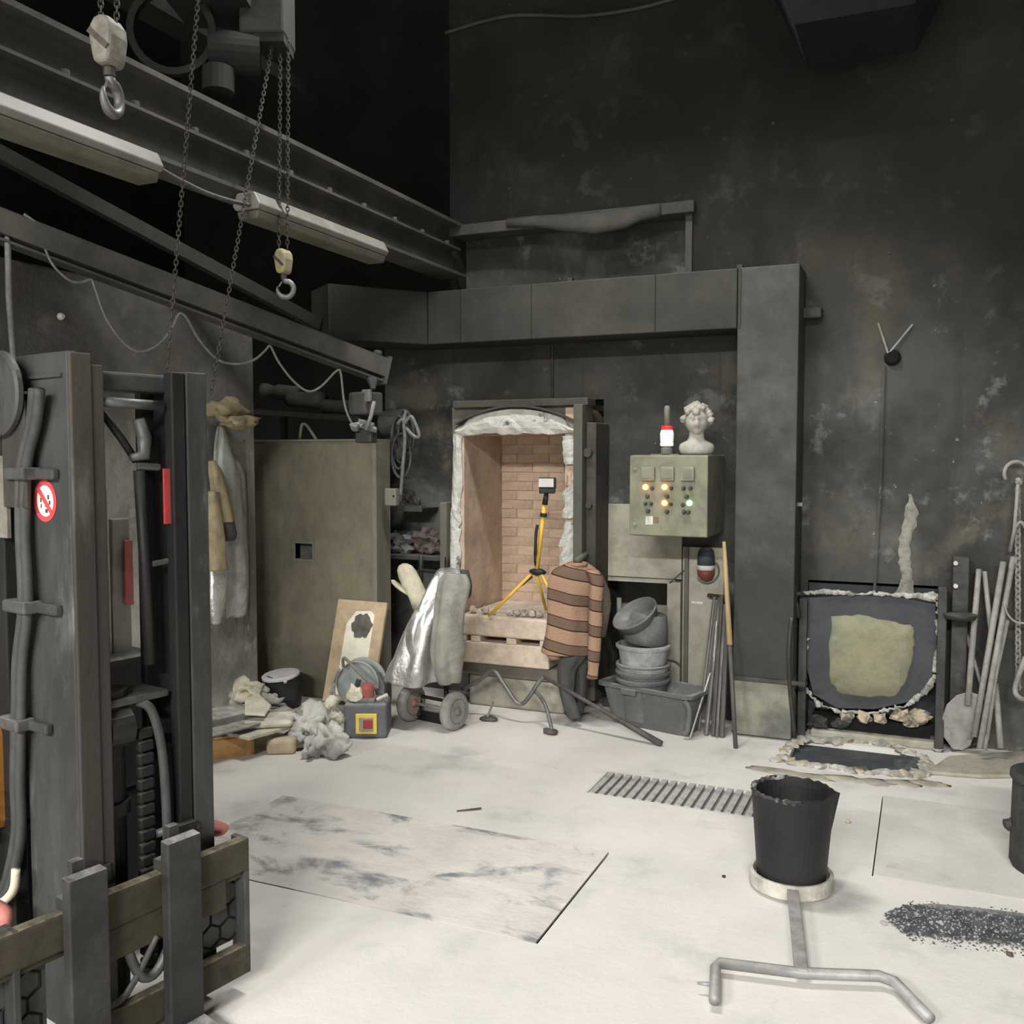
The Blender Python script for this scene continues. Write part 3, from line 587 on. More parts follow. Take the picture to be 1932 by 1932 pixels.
# ================================================================ CONTROL CABINET, BEACON, BUST
bx0, bx1, by0, by1 = -1.553, -1.107, 5.25, 5.74; bz0, bz1 = 1.145, 1.605
t = thing('control_cabinet', 'olive green electrical control cabinet with glowing pilot lamps on the wall', 'control cabinet', (-1.33, 5.5, bz0))
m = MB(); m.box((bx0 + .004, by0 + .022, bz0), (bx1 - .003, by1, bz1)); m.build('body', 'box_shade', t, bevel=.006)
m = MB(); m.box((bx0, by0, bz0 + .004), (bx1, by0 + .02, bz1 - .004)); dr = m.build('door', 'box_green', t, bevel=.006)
def onbox(px, py, d=0.0): q = pl(px, py, by0); return Vector((q.x, by0 - d, q.z))
for px in (1224, 1260, 1298):
    c = onbox(px, 894); m = MB(); m.box((c.x - .038, by0 - .022, c.z - .04), (c.x + .038, by0, c.z + .04)); g = m.build('gauge', 'gauge_grey', t, bevel=.006)
    m = MB(); m.box((c.x - .026, by0 - .025, c.z - .024), (c.x + .026, by0 - .0215, c.z + .026)); m.build('gauge_face', 'box_green', g)
for px, py, mt in ((1218, 919, 'lamp_orange'), (1254, 919, 'lamp_orange'), (1254, 949, 'lamp_orange'), (1301, 949, 'lamp_green')):
    c = onbox(px, py); m = MB(); m.lathe([(.016, 0), (.016, .008), (.011, .012), (.0115, .018), (.006, .022)], c, (0, -1, 0), 14); m.build('pilot_lamp', mt, t, smooth=True)
for px, py, r in ((1231, 921, .011), (1267, 921, .011), (1290, 921, .012), (1303, 921, .012), (1222, 936, .013), (1259, 936, .013), (1296, 937, .013), (1218, 950, .011), (1229, 950, .011), (1266, 951, .011), (1289, 952, .012), (1223, 964, .013), (1259, 965, .013), (1291, 966, .012), (1299, 966, .012)):
    c = onbox(px, py); m = MB(); m.lathe([(r, 0), (r, .008), (r * .75, .01), (r * .7, .024), (r * .5, .026)], c, (0, -1, 0), 12); m.build('knob', 'knob_black', t)
for py in (885, 989):
    c = onbox(1198, py); m = MB(); m.lathe([(.012, 0), (.012, .006), (.007, .008)], c, (0, -1, 0), 10); m.build('door_lock', 'gauge_grey', t)
for px, py, w, h, mt in ((1225, 982, .021, .024, 'sticker_white'), (1238, 981, .014, .015, 'sticker_brown')):
    c = onbox(px, py); m = MB(); m.box((c.x - w, by0 - .003, c.z - h), (c.x + w, by0 - .0002, c.z + h)); m.build('sticker', mt, t)
m = MB(); m.box((bx0 + .08, by0 + .15, bz1), (bx1 - .2, by1, bz1 + .006)); m.build('top_sheet', 'box_shade', t)
# beacon
q = pl(1258, 853, 5.42); bc = Vector((q.x, 5.42, bz1 + .006))
t = thing('warning_beacon', 'white warning beacon with red collar and grey tube on the control cabinet', 'beacon', bc)
m = MB(); m.lathe([(.034, 0), (.034, .03), (.028, .034), (.028, .045)], bc, n=20); m.build('base', 'box_shade', t, smooth=False)
m = MB(); m.lathe([(.036, .045), (.038, .05), (.038, .066), (.036, .068)], bc, n=20); m.build('lower_lens', 'beacon_white', t)
m = MB(); m.lathe([(.034, .07), (.038, .074), (.039, .118), (.034, .136), (.03, .138)], bc, n=20); m.build('lens', 'beacon_white', t, smooth=True)
m = MB(); m.lathe([(.032, .138), (.033, .142), (.033, .158), (.03, .161)], bc, n=20); m.build('collar', 'beacon_red', t)
m = MB(); m.lathe([(.018, .161), (.018, .262), (.015, .272), (.008, .278)], bc, n=16); m.build('tube', 'beacon_grey', t, smooth=True)
# bust
q = pl(1314, 852, 5.40); bc = Vector((q.x, 5.40, bz1 + .005))
t = thing('plaster_bust', 'small grey plaster bust with curly hair standing on the control cabinet', 'bust', bc)
fd = Vector((-bc.x, -bc.y, 0)).normalized(); rd = Vector((-fd.y, fd.x, 0)); uz = Vector((0, 0, 1))   # facing the hall
rows = []
for z, a, b, o in ((0, .082, .055, 0), (.012, .094, .062, 0), (.035, .100, .062, 0), (.055, .094, .055, 0), (.068, .072, .046, 0), (.078, .052, .042, 0), (.092, .044, .04, 0), (.115, .041, .04, .004), (.135, .041, .042, .008)):
    rows.append((bc + uz * z + fd * o, a, b))
m = MB(); m.loft(rows, 28, .012, 3, 2, A=rd, B=fd); m.build('shoulders', 'plaster', t, smooth=True)
def gs(x, y, cx, cy, sx, sy): return math.exp(-((x - cx) / sx) ** 2 - ((y - cy) / sy) ** 2)
hc = bc + uz * .186 + fd * .008; V = []; nu, nv = 36, 26
for i in range(nv + 1):
    th = math.pi * i / nv
    for j in range(nu):
        ph = 2 * math.pi * j / nu; x = math.sin(th) * math.sin(ph); y = math.sin(th) * math.cos(ph); z = math.cos(th)
        X = x * .066; Y = y * .074; Z = z * .086
        if z < -.2: k = 1 - .28 * (-.2 - z) / .8; X *= k
        if y > 0:
            d = 1.7 * (.018 * gs(X, Z, 0, -.012, .009, .022) + .010 * gs(X, Z, 0, -.026, .013, .008) + .006 * gs(X, Z, 0, .02, .04, .008))
            d += 1.6 * (-.011 * gs(X, Z, .022, .006, .013, .009) - .011 * gs(X, Z, -.022, .006, .013, .009) + .006 * gs(X, Z, 0, -.042, .017, .004) - .006 * gs(X, Z, 0, -.0475, .02, .003) + .006 * gs(X, Z, 0, -.054, .014, .004) + .010 * gs(X, Z, 0, -.07, .016, .010))
            Y += d * min(1, y * 1.6)
        V.append(hc + rd * X + fd * Y + uz * Z)
m = MB(); fs = []
for i in range(nv):
    for j in range(nu): l = (j + 1) % nu; fs.append((i * nu + j, i * nu + l, (i + 1) * nu + l, (i + 1) * nu + j))
m.add(V, fs); m.build('head', 'plaster', t, smooth=True)
random.seed(4); m = MB()
for k in range(150):
    th = random.uniform(0, 1.72); ph = random.uniform(-math.pi, math.pi)
    n = Vector((math.sin(th) * math.sin(ph), math.sin(th) * math.cos(ph), math.cos(th)))
    if n.y > .3 and n.z < .5: continue
    if n.y > -.1 and n.z < .0: continue
    p = hc + rd * (n.x * .077) + fd * (n.y * .078) + uz * (n.z * .09); r = random.uniform(.016, .024)
    m.blob(p, r, k, .35, 1, 2)
o = m.build('hair', 'plaster', t, smooth=True); o['kind'] = 'stuff'
for s in (-1, 1):
    m = MB(); m.blob(hc + rd * (s * .058) - uz * .012, (.008, .012, .018), 3, .2, 2); m.build('ear', 'plaster', t, smooth=True)
# round siren under the cabinet
q = pl(1328, 1068, YW - .12); sc = Vector((q.x, YW - .06, q.z)); ax = Vector((-.1, -1, 0)).normalized()
t = thing('visor_helmet', 'small navy, white and maroon helmet hanging on the pale panel under the cabinet', 'helmet', sc)
m = MB(); m.loft([(sc + Vector((0, 0, .0)), .052, .05), (sc + Vector((0, 0, .05)), .052, .05), (sc + Vector((0, 0, .085)), .046, .044), (sc + Vector((0, 0, .105)), .03, .03), (sc + Vector((0, 0, .11)), .01, .01)], 20); m.build('crown', 'navy', t, smooth=True)
m = MB(); m.loft([(sc + Vector((0, -.004, -.028)), .05, .05), (sc + Vector((0, -.004, .0)), .054, .052)], 20); m.build('band', 'off_white', t, smooth=True)
m = MB(); m.loft([(sc + Vector((0, 0, -.10)), .018, .02), (sc + Vector((0, 0, -.085)), .04, .04), (sc + Vector((0, 0, -.055)), .052, .05), (sc + Vector((0, 0, -.028)), .053, .05)], 20); m.build('shell', 'maroon', t, smooth=True)
m = MB(); m.tube(arc(sc + Vector((.012, -.01, -.035)), RH, uz, .068, -2.6, 1.2, 20), .007, 8); m.build('chin_rim', 'rubber_grey', t, smooth=True)
# ================================================================ RODS, POLES
def rod(a, b, r, mt, label, name='steel_rod', cat='rod', group=None, n=8):
    m = MB(); m.tube([a, b], r, n); return tag(m.build(name, mt, smooth=False), label, cat, group)
G = 'steel bars leaning by the duct'
def lean(pxt, pyt, pxb, pyb, Yt=5.66):
    return pl(pxt, pyt, Yt), fl(pxb, pyb, 0.006)
R_ = [(1348, 1126, 1318, 1378, .010, 'rod_steel', 'left hand steel bar of the bundle leaning beside the duct', 5.60), (1358, 1128, 1332, 1386, .014, 'rod_steel', 'thick grey steel bar second from left in the bundle by the duct', 5.58), (1352, 1172, 1336, 1384, .006, 'rod_bright', 'bright thin steel rod in the bundle beside the duct', 5.52), (1362, 1122, 1345, 1388, .013, 'rod_dark', 'dark flat bar in the middle of the bundle by the duct', 5.57), (1368, 1140, 1352, 1390, .010, 'rod_steel', 'grey steel rod right of the dark bar in the bundle', 5.55), (1374, 1118, 1362, 1390, .015, 'rod_dark', 'broad brown-black bar at the right of the bundle by the duct', 5.56)]
for a, b, c, d, r, mt, lab, Y in R_:
    p, q = lean(a, b, c, d, Y); rod(p, q, r, mt, lab, 'steel_bar', 'bar', G)
p = pl(1340, 1270, 5.45); q = fl(1302, 1392, .006); rod(p, q, .006, 'rod_bright', 'short pale rod leaning left at the tub end', 'steel_bar', 'bar', G)
t = thing('long_pole', 'tall pole with tan wooden handle and dark iron foot leaning on the duct', 'pole', fl(1388, 1410))
p, q = pl(1366, 1022, 5.42), fl(1388, 1411, .004); mid = p.lerp(q, .51)
m = MB(); m.tube([p, p.lerp(q, .1), mid], [.010, .013, .016], 10); m.build('handle', 'wood_tan', t, smooth=True)
m = MB(); m.tube([mid, mid.lerp(q, .5), q], [.013, .013, .012], 10); m.build('iron_shaft', 'rod_dark', t, smooth=True)
m = MB(); a = pl(1337, 1122, 5.70); b = pl(1368, 1126, 5.70); m.bar(a, b, .08, .018); struct(m.build('trim_10', 'black_metal'))
# chalk marks and cable on the pale panel
m = MB()
a = pl(1305, 1136, YW - .046); b = pl(1326, 1138, YW - .046); m.bar(a, b, .002, .012, up=(0, 0, 1))
struct(m.build('trim_11', 'sticker_white'))
m = MB(); m.tube(smooth_path([pl(1298, 1070, YW - .06), pl(1280, 1085, YW - .06), pl(1264, 1100, YW - .05), pl(1260, 1115, YW + .05)], 5), .004, 6); tag(m.build('loose_cable', 'cable_dark', smooth=True), 'thin dark cable looping into the niche beside the pale post', 'cable')
# ================================================================ TUB AND BUCKETS
def lp(pts, z=0.0): return [fl(x, y, z) for x, y in pts]
t = thing('mortar_tub', 'grey plaster splashed mortar tub under the stacked buckets', 'tub', fl(1215, 1385))
A = fl(1130, 1362); B = fl(1300, 1397); ux = (B - A); Lx = ux.length; ux.normalize(); uy = Vector((-ux.y, ux.x, 0)); cz = Vector((0, 0, 1)); TW = .27; TH = .25
m = MB(); V = []
def ringr(ix, z, w, l): 
    c = A + ux * (Lx / 2) + uy * (TW / 2); out = []
    for sx, sy in ((-1, -1), (1, -1), (1, 1), (-1, 1)):
        cx = c + ux * (sx * (l / 2 - .05)) + uy * (sy * (w / 2 - .05)); g0 = {(-1, -1): math.pi, (1, -1): 1.5 * math.pi, (1, 1): 0, (-1, 1): .5 * math.pi}[(sx, sy)]
        for k in range(4): g = g0 + k / 3 * math.pi / 2; out.append(cx + ux * (math.cos(g) * .05) + uy * (math.sin(g) * .05) + cz * z)
    return out
rg = [ringr(0, 0.002, TW - .09, Lx - .10), ringr(0, TH * .5, TW - .05, Lx - .05), ringr(0, TH - .02, TW - .01, Lx - .01), ringr(0, TH - .02, TW + .035, Lx + .035), ringr(0, TH, TW + .035, Lx + .035), ringr(0, TH, TW - .03, Lx - .03), ringr(0, .03, TW - .12, Lx - .13)]
for r in rg: V += r
n = 16; fs = [tuple(reversed(range(n))), tuple(range(6 * n, 7 * n))]
for i in range(6):
    for k in range(n): l = (k + 1) % n; fs.append((i * n + k, i * n + l, (i + 1) * n + l, (i + 1) * n + k))
m.add(V, fs); m.build('basin', 'tub_grey', t, smooth=False)
m = MB(); c = A + ux * (Lx * .34) - uy * .01; m.box(c + Vector((-.04, -.02, TH - .05)), c + Vector((.06, .015, TH - .012)), rz=math.atan2(ux.y, ux.x)); m.build('lip_handle', 'tub_grey', t, bevel=.006)
m = MB(); c = B - ux * .03; m.tube(smooth_path([c + cz * (TH - .03), c + ux * .03 + cz * .17, c + ux * .02 + cz * .06, c + cz * .03], 5), .016, 8); m.build('side_rib', 'tub_grey', t, smooth=True)
# stack of buckets standing in the tub
bcx = A + ux * (Lx * .37) + uy * (TW * .5)
def bucket_prof(h, r0, r1, th=.004): return [(r0, 0), (r0 + (r1 - r0) * .93, h - .03), (r1 - .001, h - .028), (r1 + .008, h - .026), (r1 + .008, h - .008), (r1 + .005, h), (r1 - th, h), (r1 - th - .002, h - .02), (r0 - th, .006)]
zb = .035; labs = ['lowest dark grey bucket standing in the mortar tub', 'second bucket of the stack in the mortar tub', 'plaster splashed third bucket of the stack in the tub', 'fourth bucket of the stack below the tilted one']
for i, (dz, mt) in enumerate(((0, 'rubber_grey'), (.045, 'rubber_grey'), (.085, 'rubber_plaster'), (.20, 'rubber_plaster'))):
    t = thing('nested_bucket', labs[i], 'bucket', bcx + cz * (zb + dz), group='buckets stacked in the mortar tub')
    m = MB(); m.lathe(bucket_prof(.25, .115, .150), bcx + cz * (zb + dz), n=32, cap1=True); m.build('shell', mt, t, smooth=False)
    m = MB(); m.lathe([(.152, .232), (.164, .234), (.164, .246), (.152, .248)], bcx + cz * (zb + dz), n=32, cap0=False, cap1=False, jit=.01); m.build('rim', 'rubber_grey' if i < 3 else 'rubber_plaster', t)
base = bcx + cz * (zb + .20 + .262); tl = (cz * .80 - RH * .50 - FH * .28).normalized()
t = thing('nested_bucket', 'tilted grey bucket lying open to the left on top of the stack', 'bucket', base, group='buckets stacked in the mortar tub')
m = MB(); m.lathe([(.135, 0), (.12, .10), (.105, .17), (.10, .172)], base + RH * .012 - cz * .0, cz * .9 + RH * .12 - FH * .05, n=32); m.build('skirt', 'rubber_grey', t, smooth=True)
m = MB(); m.lathe([(.10, -.03), (.142, .075), (.146, .08), (.146, .086), (.135, .087), (.13, .07)], base + cz * .105 - RH * .015, tl, n=32); m.build('mouth', 'rubber_grey', t, smooth=True)
m = MB(); q = pl(1236, 1192, YW + .1); m.box(q - Vector((.035, .02, .06)), q + Vector((.035, .02, .05)), rz=.1, tilt=Matrix.Rotation(-.12, 3, 'Y')); tag(m.build('paper_card', 'off_white'), 'white card standing in the niche behind the bucket stack', 'card')
m = MB(); q = pl(1168, 1145, YW + .12); m.cyl(q - cz * .13, q + cz * .06, .016, n=12); tag(m.build('niche_pipe', 'off_white', smooth=True), 'pale upright pipe in the niche behind the striped jumper', 'pipe')
for i, (pts, rr, lab) in enumerate((([(1234, 1186), (1248, 1190), (1266, 1203)], .005, 'upper thin black hose in the niche right of the buckets'), ([(1232, 1220), (1245, 1224), (1266, 1224)], .012, 'thick black pipe stub in the niche right of the buckets'), ([(1255, 1245), (1272, 1247), (1284, 1256)], .005, 'lower thin hose crossing the pale post by the niche'))):
    m = MB(); m.tube(smooth_path([pl(x, y, YW + (.02 if i == 1 else .0) - (.075 if i == 2 else 0)) for x, y in pts], 5), rr, 7); tag(m.build('niche_hose', 'cable_dark', smooth=True), lab, 'hose')
# ================================================================ BENT BARS BEFORE THE KILN
YB = 5.12
t = thing('bent_steel_bar', 'grey steel bar bent in a W shape standing before the kiln', 'bar', fl(985, 1372))
pts = [pl(872, 1302, 5.2), pl(905, 1283, 5.2), pl(931, 1266, 5.2), pl(952, 1292, 5.18), pl(972, 1322, 5.18), pl(984, 1328, 5.18), pl(996, 1318, 5.18), pl(1018, 1285, 5.2), pl(1026, 1278, 5.2)]
m = MB(); m.tube(smooth_path(pts, 4), .013, 8); m.build('bar', 'rod_steel', t, smooth=True)
m = MB(); m.tube(smooth_path([pl(1010, 1305, 5.19), pl(1022, 1318, 5.15), pl(1032, 1340, 5.1), fl(1042, 1380, .02)], 4), [.011] * 13, 8); m.build('prop_leg', 'rod_steel', t, smooth=True)
m = MB(); m.blob(fl(1038, 1380, .016), (.05, .035, .018), 2, .2); m.build('foot', 'rod_dark', t, smooth=True)
m = MB(); m.tube([pl(930, 1325, 5.25), fl(920, 1352, .03)], .008, 7); m.build('prop_leg', 'hook_pale', t)
m = MB(); m.blob(fl(922, 1356, .012), (.06, .035, .016), 5, .2); m.build('foot', 'rod_dark', t, smooth=True)
a = pl(1028, 1278, 5.2); b = fl(1248, 1404, .012)
m = MB(); m.tube([a, a.lerp(b, .45), a.lerp(b, .72), b], [.011, .012, .017, .019], 10); tag(m.build('pry_bar', 'rod_dark', smooth=True), 'long dark iron bar sloping to the floor in front of the mortar tub', 'bar')
# ================================================================ STRIPED JUMPER AND TROUSERS on the kiln post
JY = 5.26
def jr(px0, px1, py, b, Y=JY): p = pl(px0, py, Y); q = pl(px1, py, Y); c = (p + q) / 2; return (c, (q - p).length / 2, b)
jb = pl(1078, 1160, JY)
t = thing('striped_jumper', 'knitted jumper with salmon and brown stripes hanging on the kiln post', 'jumper', jb)
m = MB(); m.cloth([jr(1072, 1107, 1062, .035), jr(1058, 1114, 1068, .055), jr(1044, 1123, 1078, .075), jr(1036, 1128, 1094, .085), jr(1034, 1122, 1120, .09), jr(1034, 1113, 1150, .095), jr(1033, 1113, 1180, .10), jr(1030, 1113, 1205, .10), jr(1026, 1112, 1228, .095), jr(1030, 1110, 1232, .09)], 48, .04, 5, 1.3, amp=.008); m.build('body', 'jumper_knit', t, smooth=True)
m = MB(); m.tube(arc(pl(1089, 1064, JY), RH, FH, .052, 0, 2 * math.pi, 24)[:-1], .012, 8, closed=True); m.build('collar', 'jumper_plain', t, smooth=True)
sl = [(1116, 1076, .036), (1126, 1098, .042), (1124, 1130, .042), (1124, 1165, .041), (1123, 1200, .039), (1121, 1235, .037), (1119, 1262, .030), (1117, 1276, .032), (1117, 1280, .031)]
m = MB(); m.cloth([(pl(x, y, JY - .03), w, w * .8) for x, y, w in sl], 24, .04, 3, .5, amp=.006); m.build('sleeve', 'jumper_knit', t, smooth=True)
m = MB(); m.loft([(pl(1124, 1085, JY + .12), .04, .04), (pl(1136, 1115, JY + .15), .045, .05), (pl(1140, 1140, JY + .15), .042, .05), (pl(1138, 1168, JY + .15), .036, .045), (pl(1134, 1200, JY + .15), .03, .04)], 14, .05, 3, 2); m.build('sleeve', 'jumper_dull', t, smooth=True)
m = MB(); m.loft([jr(1026, 1058, 1226, .05, JY - .03), jr(1032, 1060, 1238, .045, JY - .03), jr(1036, 1056, 1244, .03, JY - .03)], 14, .05, 3, 1); m.build('hem_flap', 'jumper_plain', t, smooth=True)
m = MB(); m.tube([Vector((pl(1089, 1040, JY).x, JY + .16, pl(1089, 1052, JY).z)), Vector((pl(1089, 1060, JY).x, JY - .02, pl(1089, 1058, JY).z))], .02, 10); m.build('hanging_peg', 'kiln_steel', t, smooth=True)
t = thing('work_trousers', 'dark grey work trousers hanging below the striped jumper', 'trousers', fl(1080, 1352))
m = MB(); m.cloth([jr(1062, 1104, 1222, .06), jr(1058, 1100, 1240, .06), jr(1054, 1084, 1262, .055), jr(1054, 1082, 1285, .05), jr(1058, 1082, 1310, .045), jr(1066, 1090, 1335, .045), jr(1074, 1096, 1352, .04)], 28, .06, 4, 2); m.build('leg', 'trouser_grey', t, smooth=True)
m = MB(); m.cloth([jr(1080, 1112, 1225, .06, JY + .1), jr(1080, 1112, 1250, .06, JY + .1), jr(1086, 1108, 1280, .05, JY + .1), jr(1084, 1106, 1310, .05, JY + .1), jr(1066, 1098, 1345, .05, JY + .12)], 28, .06, 4, .4); m.build('leg', 'trouser_grey', t, smooth=True)
# ================================================================ TRIPOD WITH WORK LIGHT (standing on the hearth)
TY = 5.38
t = thing('tripod_light', 'work light on a yellow tripod propped up at the kiln mouth', 'work light', pl(1010, 1160, TY))
top = pl(1029, 935, TY); kn = pl(1013, 1078, TY)
m = MB(); m.tube([pl(1028, 945, TY), kn], .013, 12); m.build('mast', 'tripod_yellow', t, smooth=True)
m = MB(); m.cyl(pl(1026, 968, TY), pl(1025, 975, TY), .021, n=14); m.build('clamp_collar', 'plastic_black', t)
m = MB(); m.blob(pl(1014, 1079, TY), (.055, .03, .022), 4, .15); m.build('spider', 'plastic_black', t, smooth=True)
hc_ = pl(1032, 914, TY); wv = .048
m = MB(); m.box(hc_ + Vector((-.052, -.012, -.028)), hc_ + Vector((.052, .03, .042)), rz=.3); hd = m.build('lamp_head', 'plastic_black', t, bevel=.005)
m = MB(); m.box(hc_ + Vector((-.045, -.018, -.015)), hc_ + Vector((.045, -.010, .036)), rz=.3); m.build('lens', 'glass_pale', hd)
m = MB(); m.box(hc_ + Vector((-.048, -.02, -.055)), hc_ + Vector((.048, .03, -.026)), rz=.3); m.build('heat_sink', 'plastic_black', hd, bevel=.006)
m = MB(); m.tube([hc_ + Vector((-.004, 0, -.05)), pl(1028, 952, TY)], [.012, .018], 10); m.build('swivel', 'plastic_black', t, smooth=True)
m = MB(); m.tube(smooth_path([pl(1014, 990, TY - .03), pl(1011, 1010, TY - .035), pl(1010, 1040, TY - .035), pl(1009, 1058, TY - .02), pl(1011, 1068, TY)], 4), [.010] * 10 + [.007] * 7, 8); m.build('cable', 'plastic_black', t, smooth=True)
for a, b in (((1006, 1080), pl(922, 1163, TY - .06)), ((1020, 1080), pl(1040, 1120, TY - .05)), ((1012, 1082), pl(1030, 1150, TY + .3))):
    m = MB(); s = pl(a[0], a[1], TY); m.tube([s, b], .010, 10); m.build('leg', 'tripod_yellow', t, smooth=True)
m = MB(); m.tube([pl(1004, 1088, TY), pl(985, 1104, TY)], .006, 8); m.build('stay', 'plastic_black', t)
# ================================================================ GRATE, FLOOR PLATES, PIT
t = thing('floor_grate', 'steel floor grate of parallel bars half buried in pale dust', 'grate', ((GR[0] + GR[1]) / 2, (GR[2] + GR[3]) / 2, -.05))
for a, b in (((GR[0], GR[2], -.045), (GR[1], GR[2] + .012, .0)), ((GR[0], GR[3] - .012, -.045), (GR[1], GR[3], .0)), ((GR[0], GR[2] + .012, -.045), (GR[0] + .012, GR[3] - .012, .0)), ((GR[1] - .012, GR[2] + .012, -.045), (GR[1], GR[3] - .012, .0))):
    m = MB(); m.box(a, b); m.build('frame_bar', 'plate_dusty', t)
NB = 17; proto = None
for i in range(NB):
    x = GR[0] + .034 + i * ((GR[1] - GR[0] - .068) / (NB - 1))
    if proto is None:
        m = MB(); m.box((-.0145, GR[2] + .012 - (GR[2] + GR[3]) / 2, -.03), (.0145, GR[3] - .012 - (GR[2] + GR[3]) / 2, .003 + .05)); proto = m.build('grate_bar', 'grate_steel', t, local=True); b = proto
    else: b = copy_part(proto, t)
    b.location = (x - (GR[0] + GR[1]) / 2, 0, 0)
m = MB(); m.box((GR[0] + .02, GR[2] + .02, -.36), (GR[1] - .02, GR[3] - .02, -.012)); struct(m.build('floor_drain_fill', 'drain_grey'))
def plate(name, r, mt, label):
    m = MB(); m.box((r[0], r[2], -.007), (r[1], r[3], 0.0)); return tag(m.build(name, mt), label, 'floor plate')
plate('steel_floor_plate', (PLL[0], PLL[1] - .010, PLL[2] + .008, PLL[3]), 'plate_worn', 'worn steel plate with blue grey scuffs sunk in the floor beside the forklift')
plate('steel_floor_plate', (PLR[0] + .005, PLR[1], PLR[2] + .013, PLR[3]), 'plate_dusty', 'dusty steel plate sunk in the floor right of the black crucible')
random.seed(21)
# crust around the pit
t = thing('pit_rim', 'broken white plaster rim around the dark casting pit', 'pit rim', (-.33, 5.24, 0))
edge = [(1470, 1435), (1486, 1412), (1510, 1396), (1560, 1398), (1600, 1400), (1650, 1404), (1695, 1412), (1722, 1424), (1746, 1440), (1748, 1458), (1728, 1466), (1690, 1462), (1640, 1460), (1590, 1452), (1545, 1447), (1500, 1442)]
k = 0
for (a, b), (c, d) in zip(edge, edge[1:] + edge[:1]):
    for s in (0, .33, .66):
        q = fl(a + (c - a) * s + random.uniform(-3, 3), b + (d - b) * s + random.uniform(-2, 2)); r = random.uniform(.025, .045)
        m = MB(); m.blob((q.x, q.y, .004), (r * 1.3, r, r * .55), k, .5, 1, 2.2, .2); m.build('crust_chunk', random.choice(['plaster_crust', 'plaster_crust', 'burnt_crust', 'plinth_pale']), t); k += 1
for (a, b), h in (((1440, 1452), .012), ((1480, 1458), .016), ((1530, 1466), .014), ((1590, 1470), .016), ((1650, 1476), .016), ((1700, 1478), .016), ((1750, 1478), .014)):
    q = fl(a, b); m = MB(); m.blob((q.x, q.y, .0), (.10, .05, h * .5), k, .35, 2, 2, .15); m.build('dust_heap', 'plinth_pale', t, smooth=True); k += 1
m = MB(); q = fl(1715, 1440, -.02); m.blob((q.x, q.y, -.03), (.08, .10, .05), 4, .3); m.build('soot_heap', 'charcoal', t)
# pieces of slag along the plate: thousands of grains, nobody could count them
random.seed(33); m = MB()
def grain(m, p, r, sd):
    h = random.uniform(.5, .9); vs = [p + Vector((r * math.cos(g + sd) * random.uniform(.7, 1.2), r * math.sin(g + sd) * random.uniform(.7, 1.2), 0)) for g in (0, 1.26, 2.51, 3.77, 5.03)] + [p + Vector((random.uniform(-.3, .3) * r, random.uniform(-.3, .3) * r, r * h))]
    m.add(vs, [(0, 1, 5), (1, 2, 5), (2, 3, 5), (3, 4, 5), (4, 0, 5)])
m2 = MB()
for i in range(9000):
    u = random.random(); v = random.gauss(0, .42)
    px = 1672 + u * 420; env = min(1, (px - 1668) / 60)
    if abs(v) > 1.15 * env: continue
    y0 = 1735 + (px - 1690) * .10; q = fl(px, y0 + v * 38 + random.uniform(-2, 2)); r = random.uniform(.0025, .0085) * (1 if abs(v) < .7 else .6)
    grain(m if random.random() < .82 else m2, q + Vector((0, 0, .0 + max(0, .012 * (1 - abs(v))))), r, i)
o = m.build('slag_grit', 'charcoal'); tag(o, 'strip of black charcoal grit scattered across the pale floor', 'grit', kind='stuff')
o = m2.build('slag_grit', 'slag_light'); tag(o, 'pale ash grains mixed into the black charcoal strip', 'grit', kind='stuff')
m = MB(); V = [fl(1680, 1735), fl(1700, 1712), fl(1760, 1706), fl(1860, 1716), fl(2090, 1745), fl(2090, 1810), fl(1900, 1778), fl(1800, 1772), fl(1715, 1760)]
m.prism([v + Vector((0, 0, .0004)) for v in V], (0, 0, .003)); tag(m.build('ash_patch', 'ash_dark'), 'grey ash patch under the charcoal strip', 'ash', kind='stuff')
for i, (px, py, r, lab) in enumerate(((1366, 1655, .008, 'tiny dark pebble on the floor left of the crucible'), (1600, 1552, .012, 'small pale stone on the floor behind the crucible'), (1905, 1803, .012, 'small brown stone at the lower right below the charcoal strip'), (1668, 1744, .012, 'small grey chip at the left end of the charcoal strip'))):
    q = fl(px, py); m = MB(); m.blob(q + Vector((0, 0, r * .4)), (r, r, r * .6), i, .3, 2); tag(m.build('pebble', ['iron_black', 'stone_cream', 'lump_brown', 'slag_light'][i]), lab, 'pebble')
# ================================================================ SMALL FURNACE WITH RAGGED LINING
t = thing('melting_furnace', 'low furnace mouth with dark plate, yellowish refractory pad and ragged white edges', 'furnace', (-.27, 5.7, 0))
FY = 5.62
m = MB(); m.box((-.62, YW + .06, 0.0), (.08, YW + .29, .86)); m.build('carcass', 'furnace_plate', t)
m = MB(); cn = [(1524, 1128), (1600, 1124), (1690, 1126), (1764, 1140), (1768, 1180), (1766, 1240), (1755, 1290), (1725, 1322), (1650, 1338), (1580, 1336), (1535, 1310), (1522, 1260), (1520, 1180)]
m.prism([pl(x, y, FY + .02) for x, y in cn], (0, .10, 0)); m.build('face_plate', 'furnace_plate', t)
cn = [(1570, 1163), (1620, 1160), (1690, 1172), (1724, 1183), (1726, 1215), (1720, 1250), (1707, 1290), (1690, 1314), (1640, 1316), (1585, 1308), (1566, 1290), (1563, 1230)]
ring = []
for (a, b), (c, d) in zip(cn, cn[1:] + cn[:1]):
    for s in (0, .25, .5, .75): ring.append((a + (c - a) * s + random.uniform(-2.2, 2.2), b + (d - b) * s + random.uniform(-2.2, 2.2)))
m = MB(); cx, cy = 1645, 1240; V = []
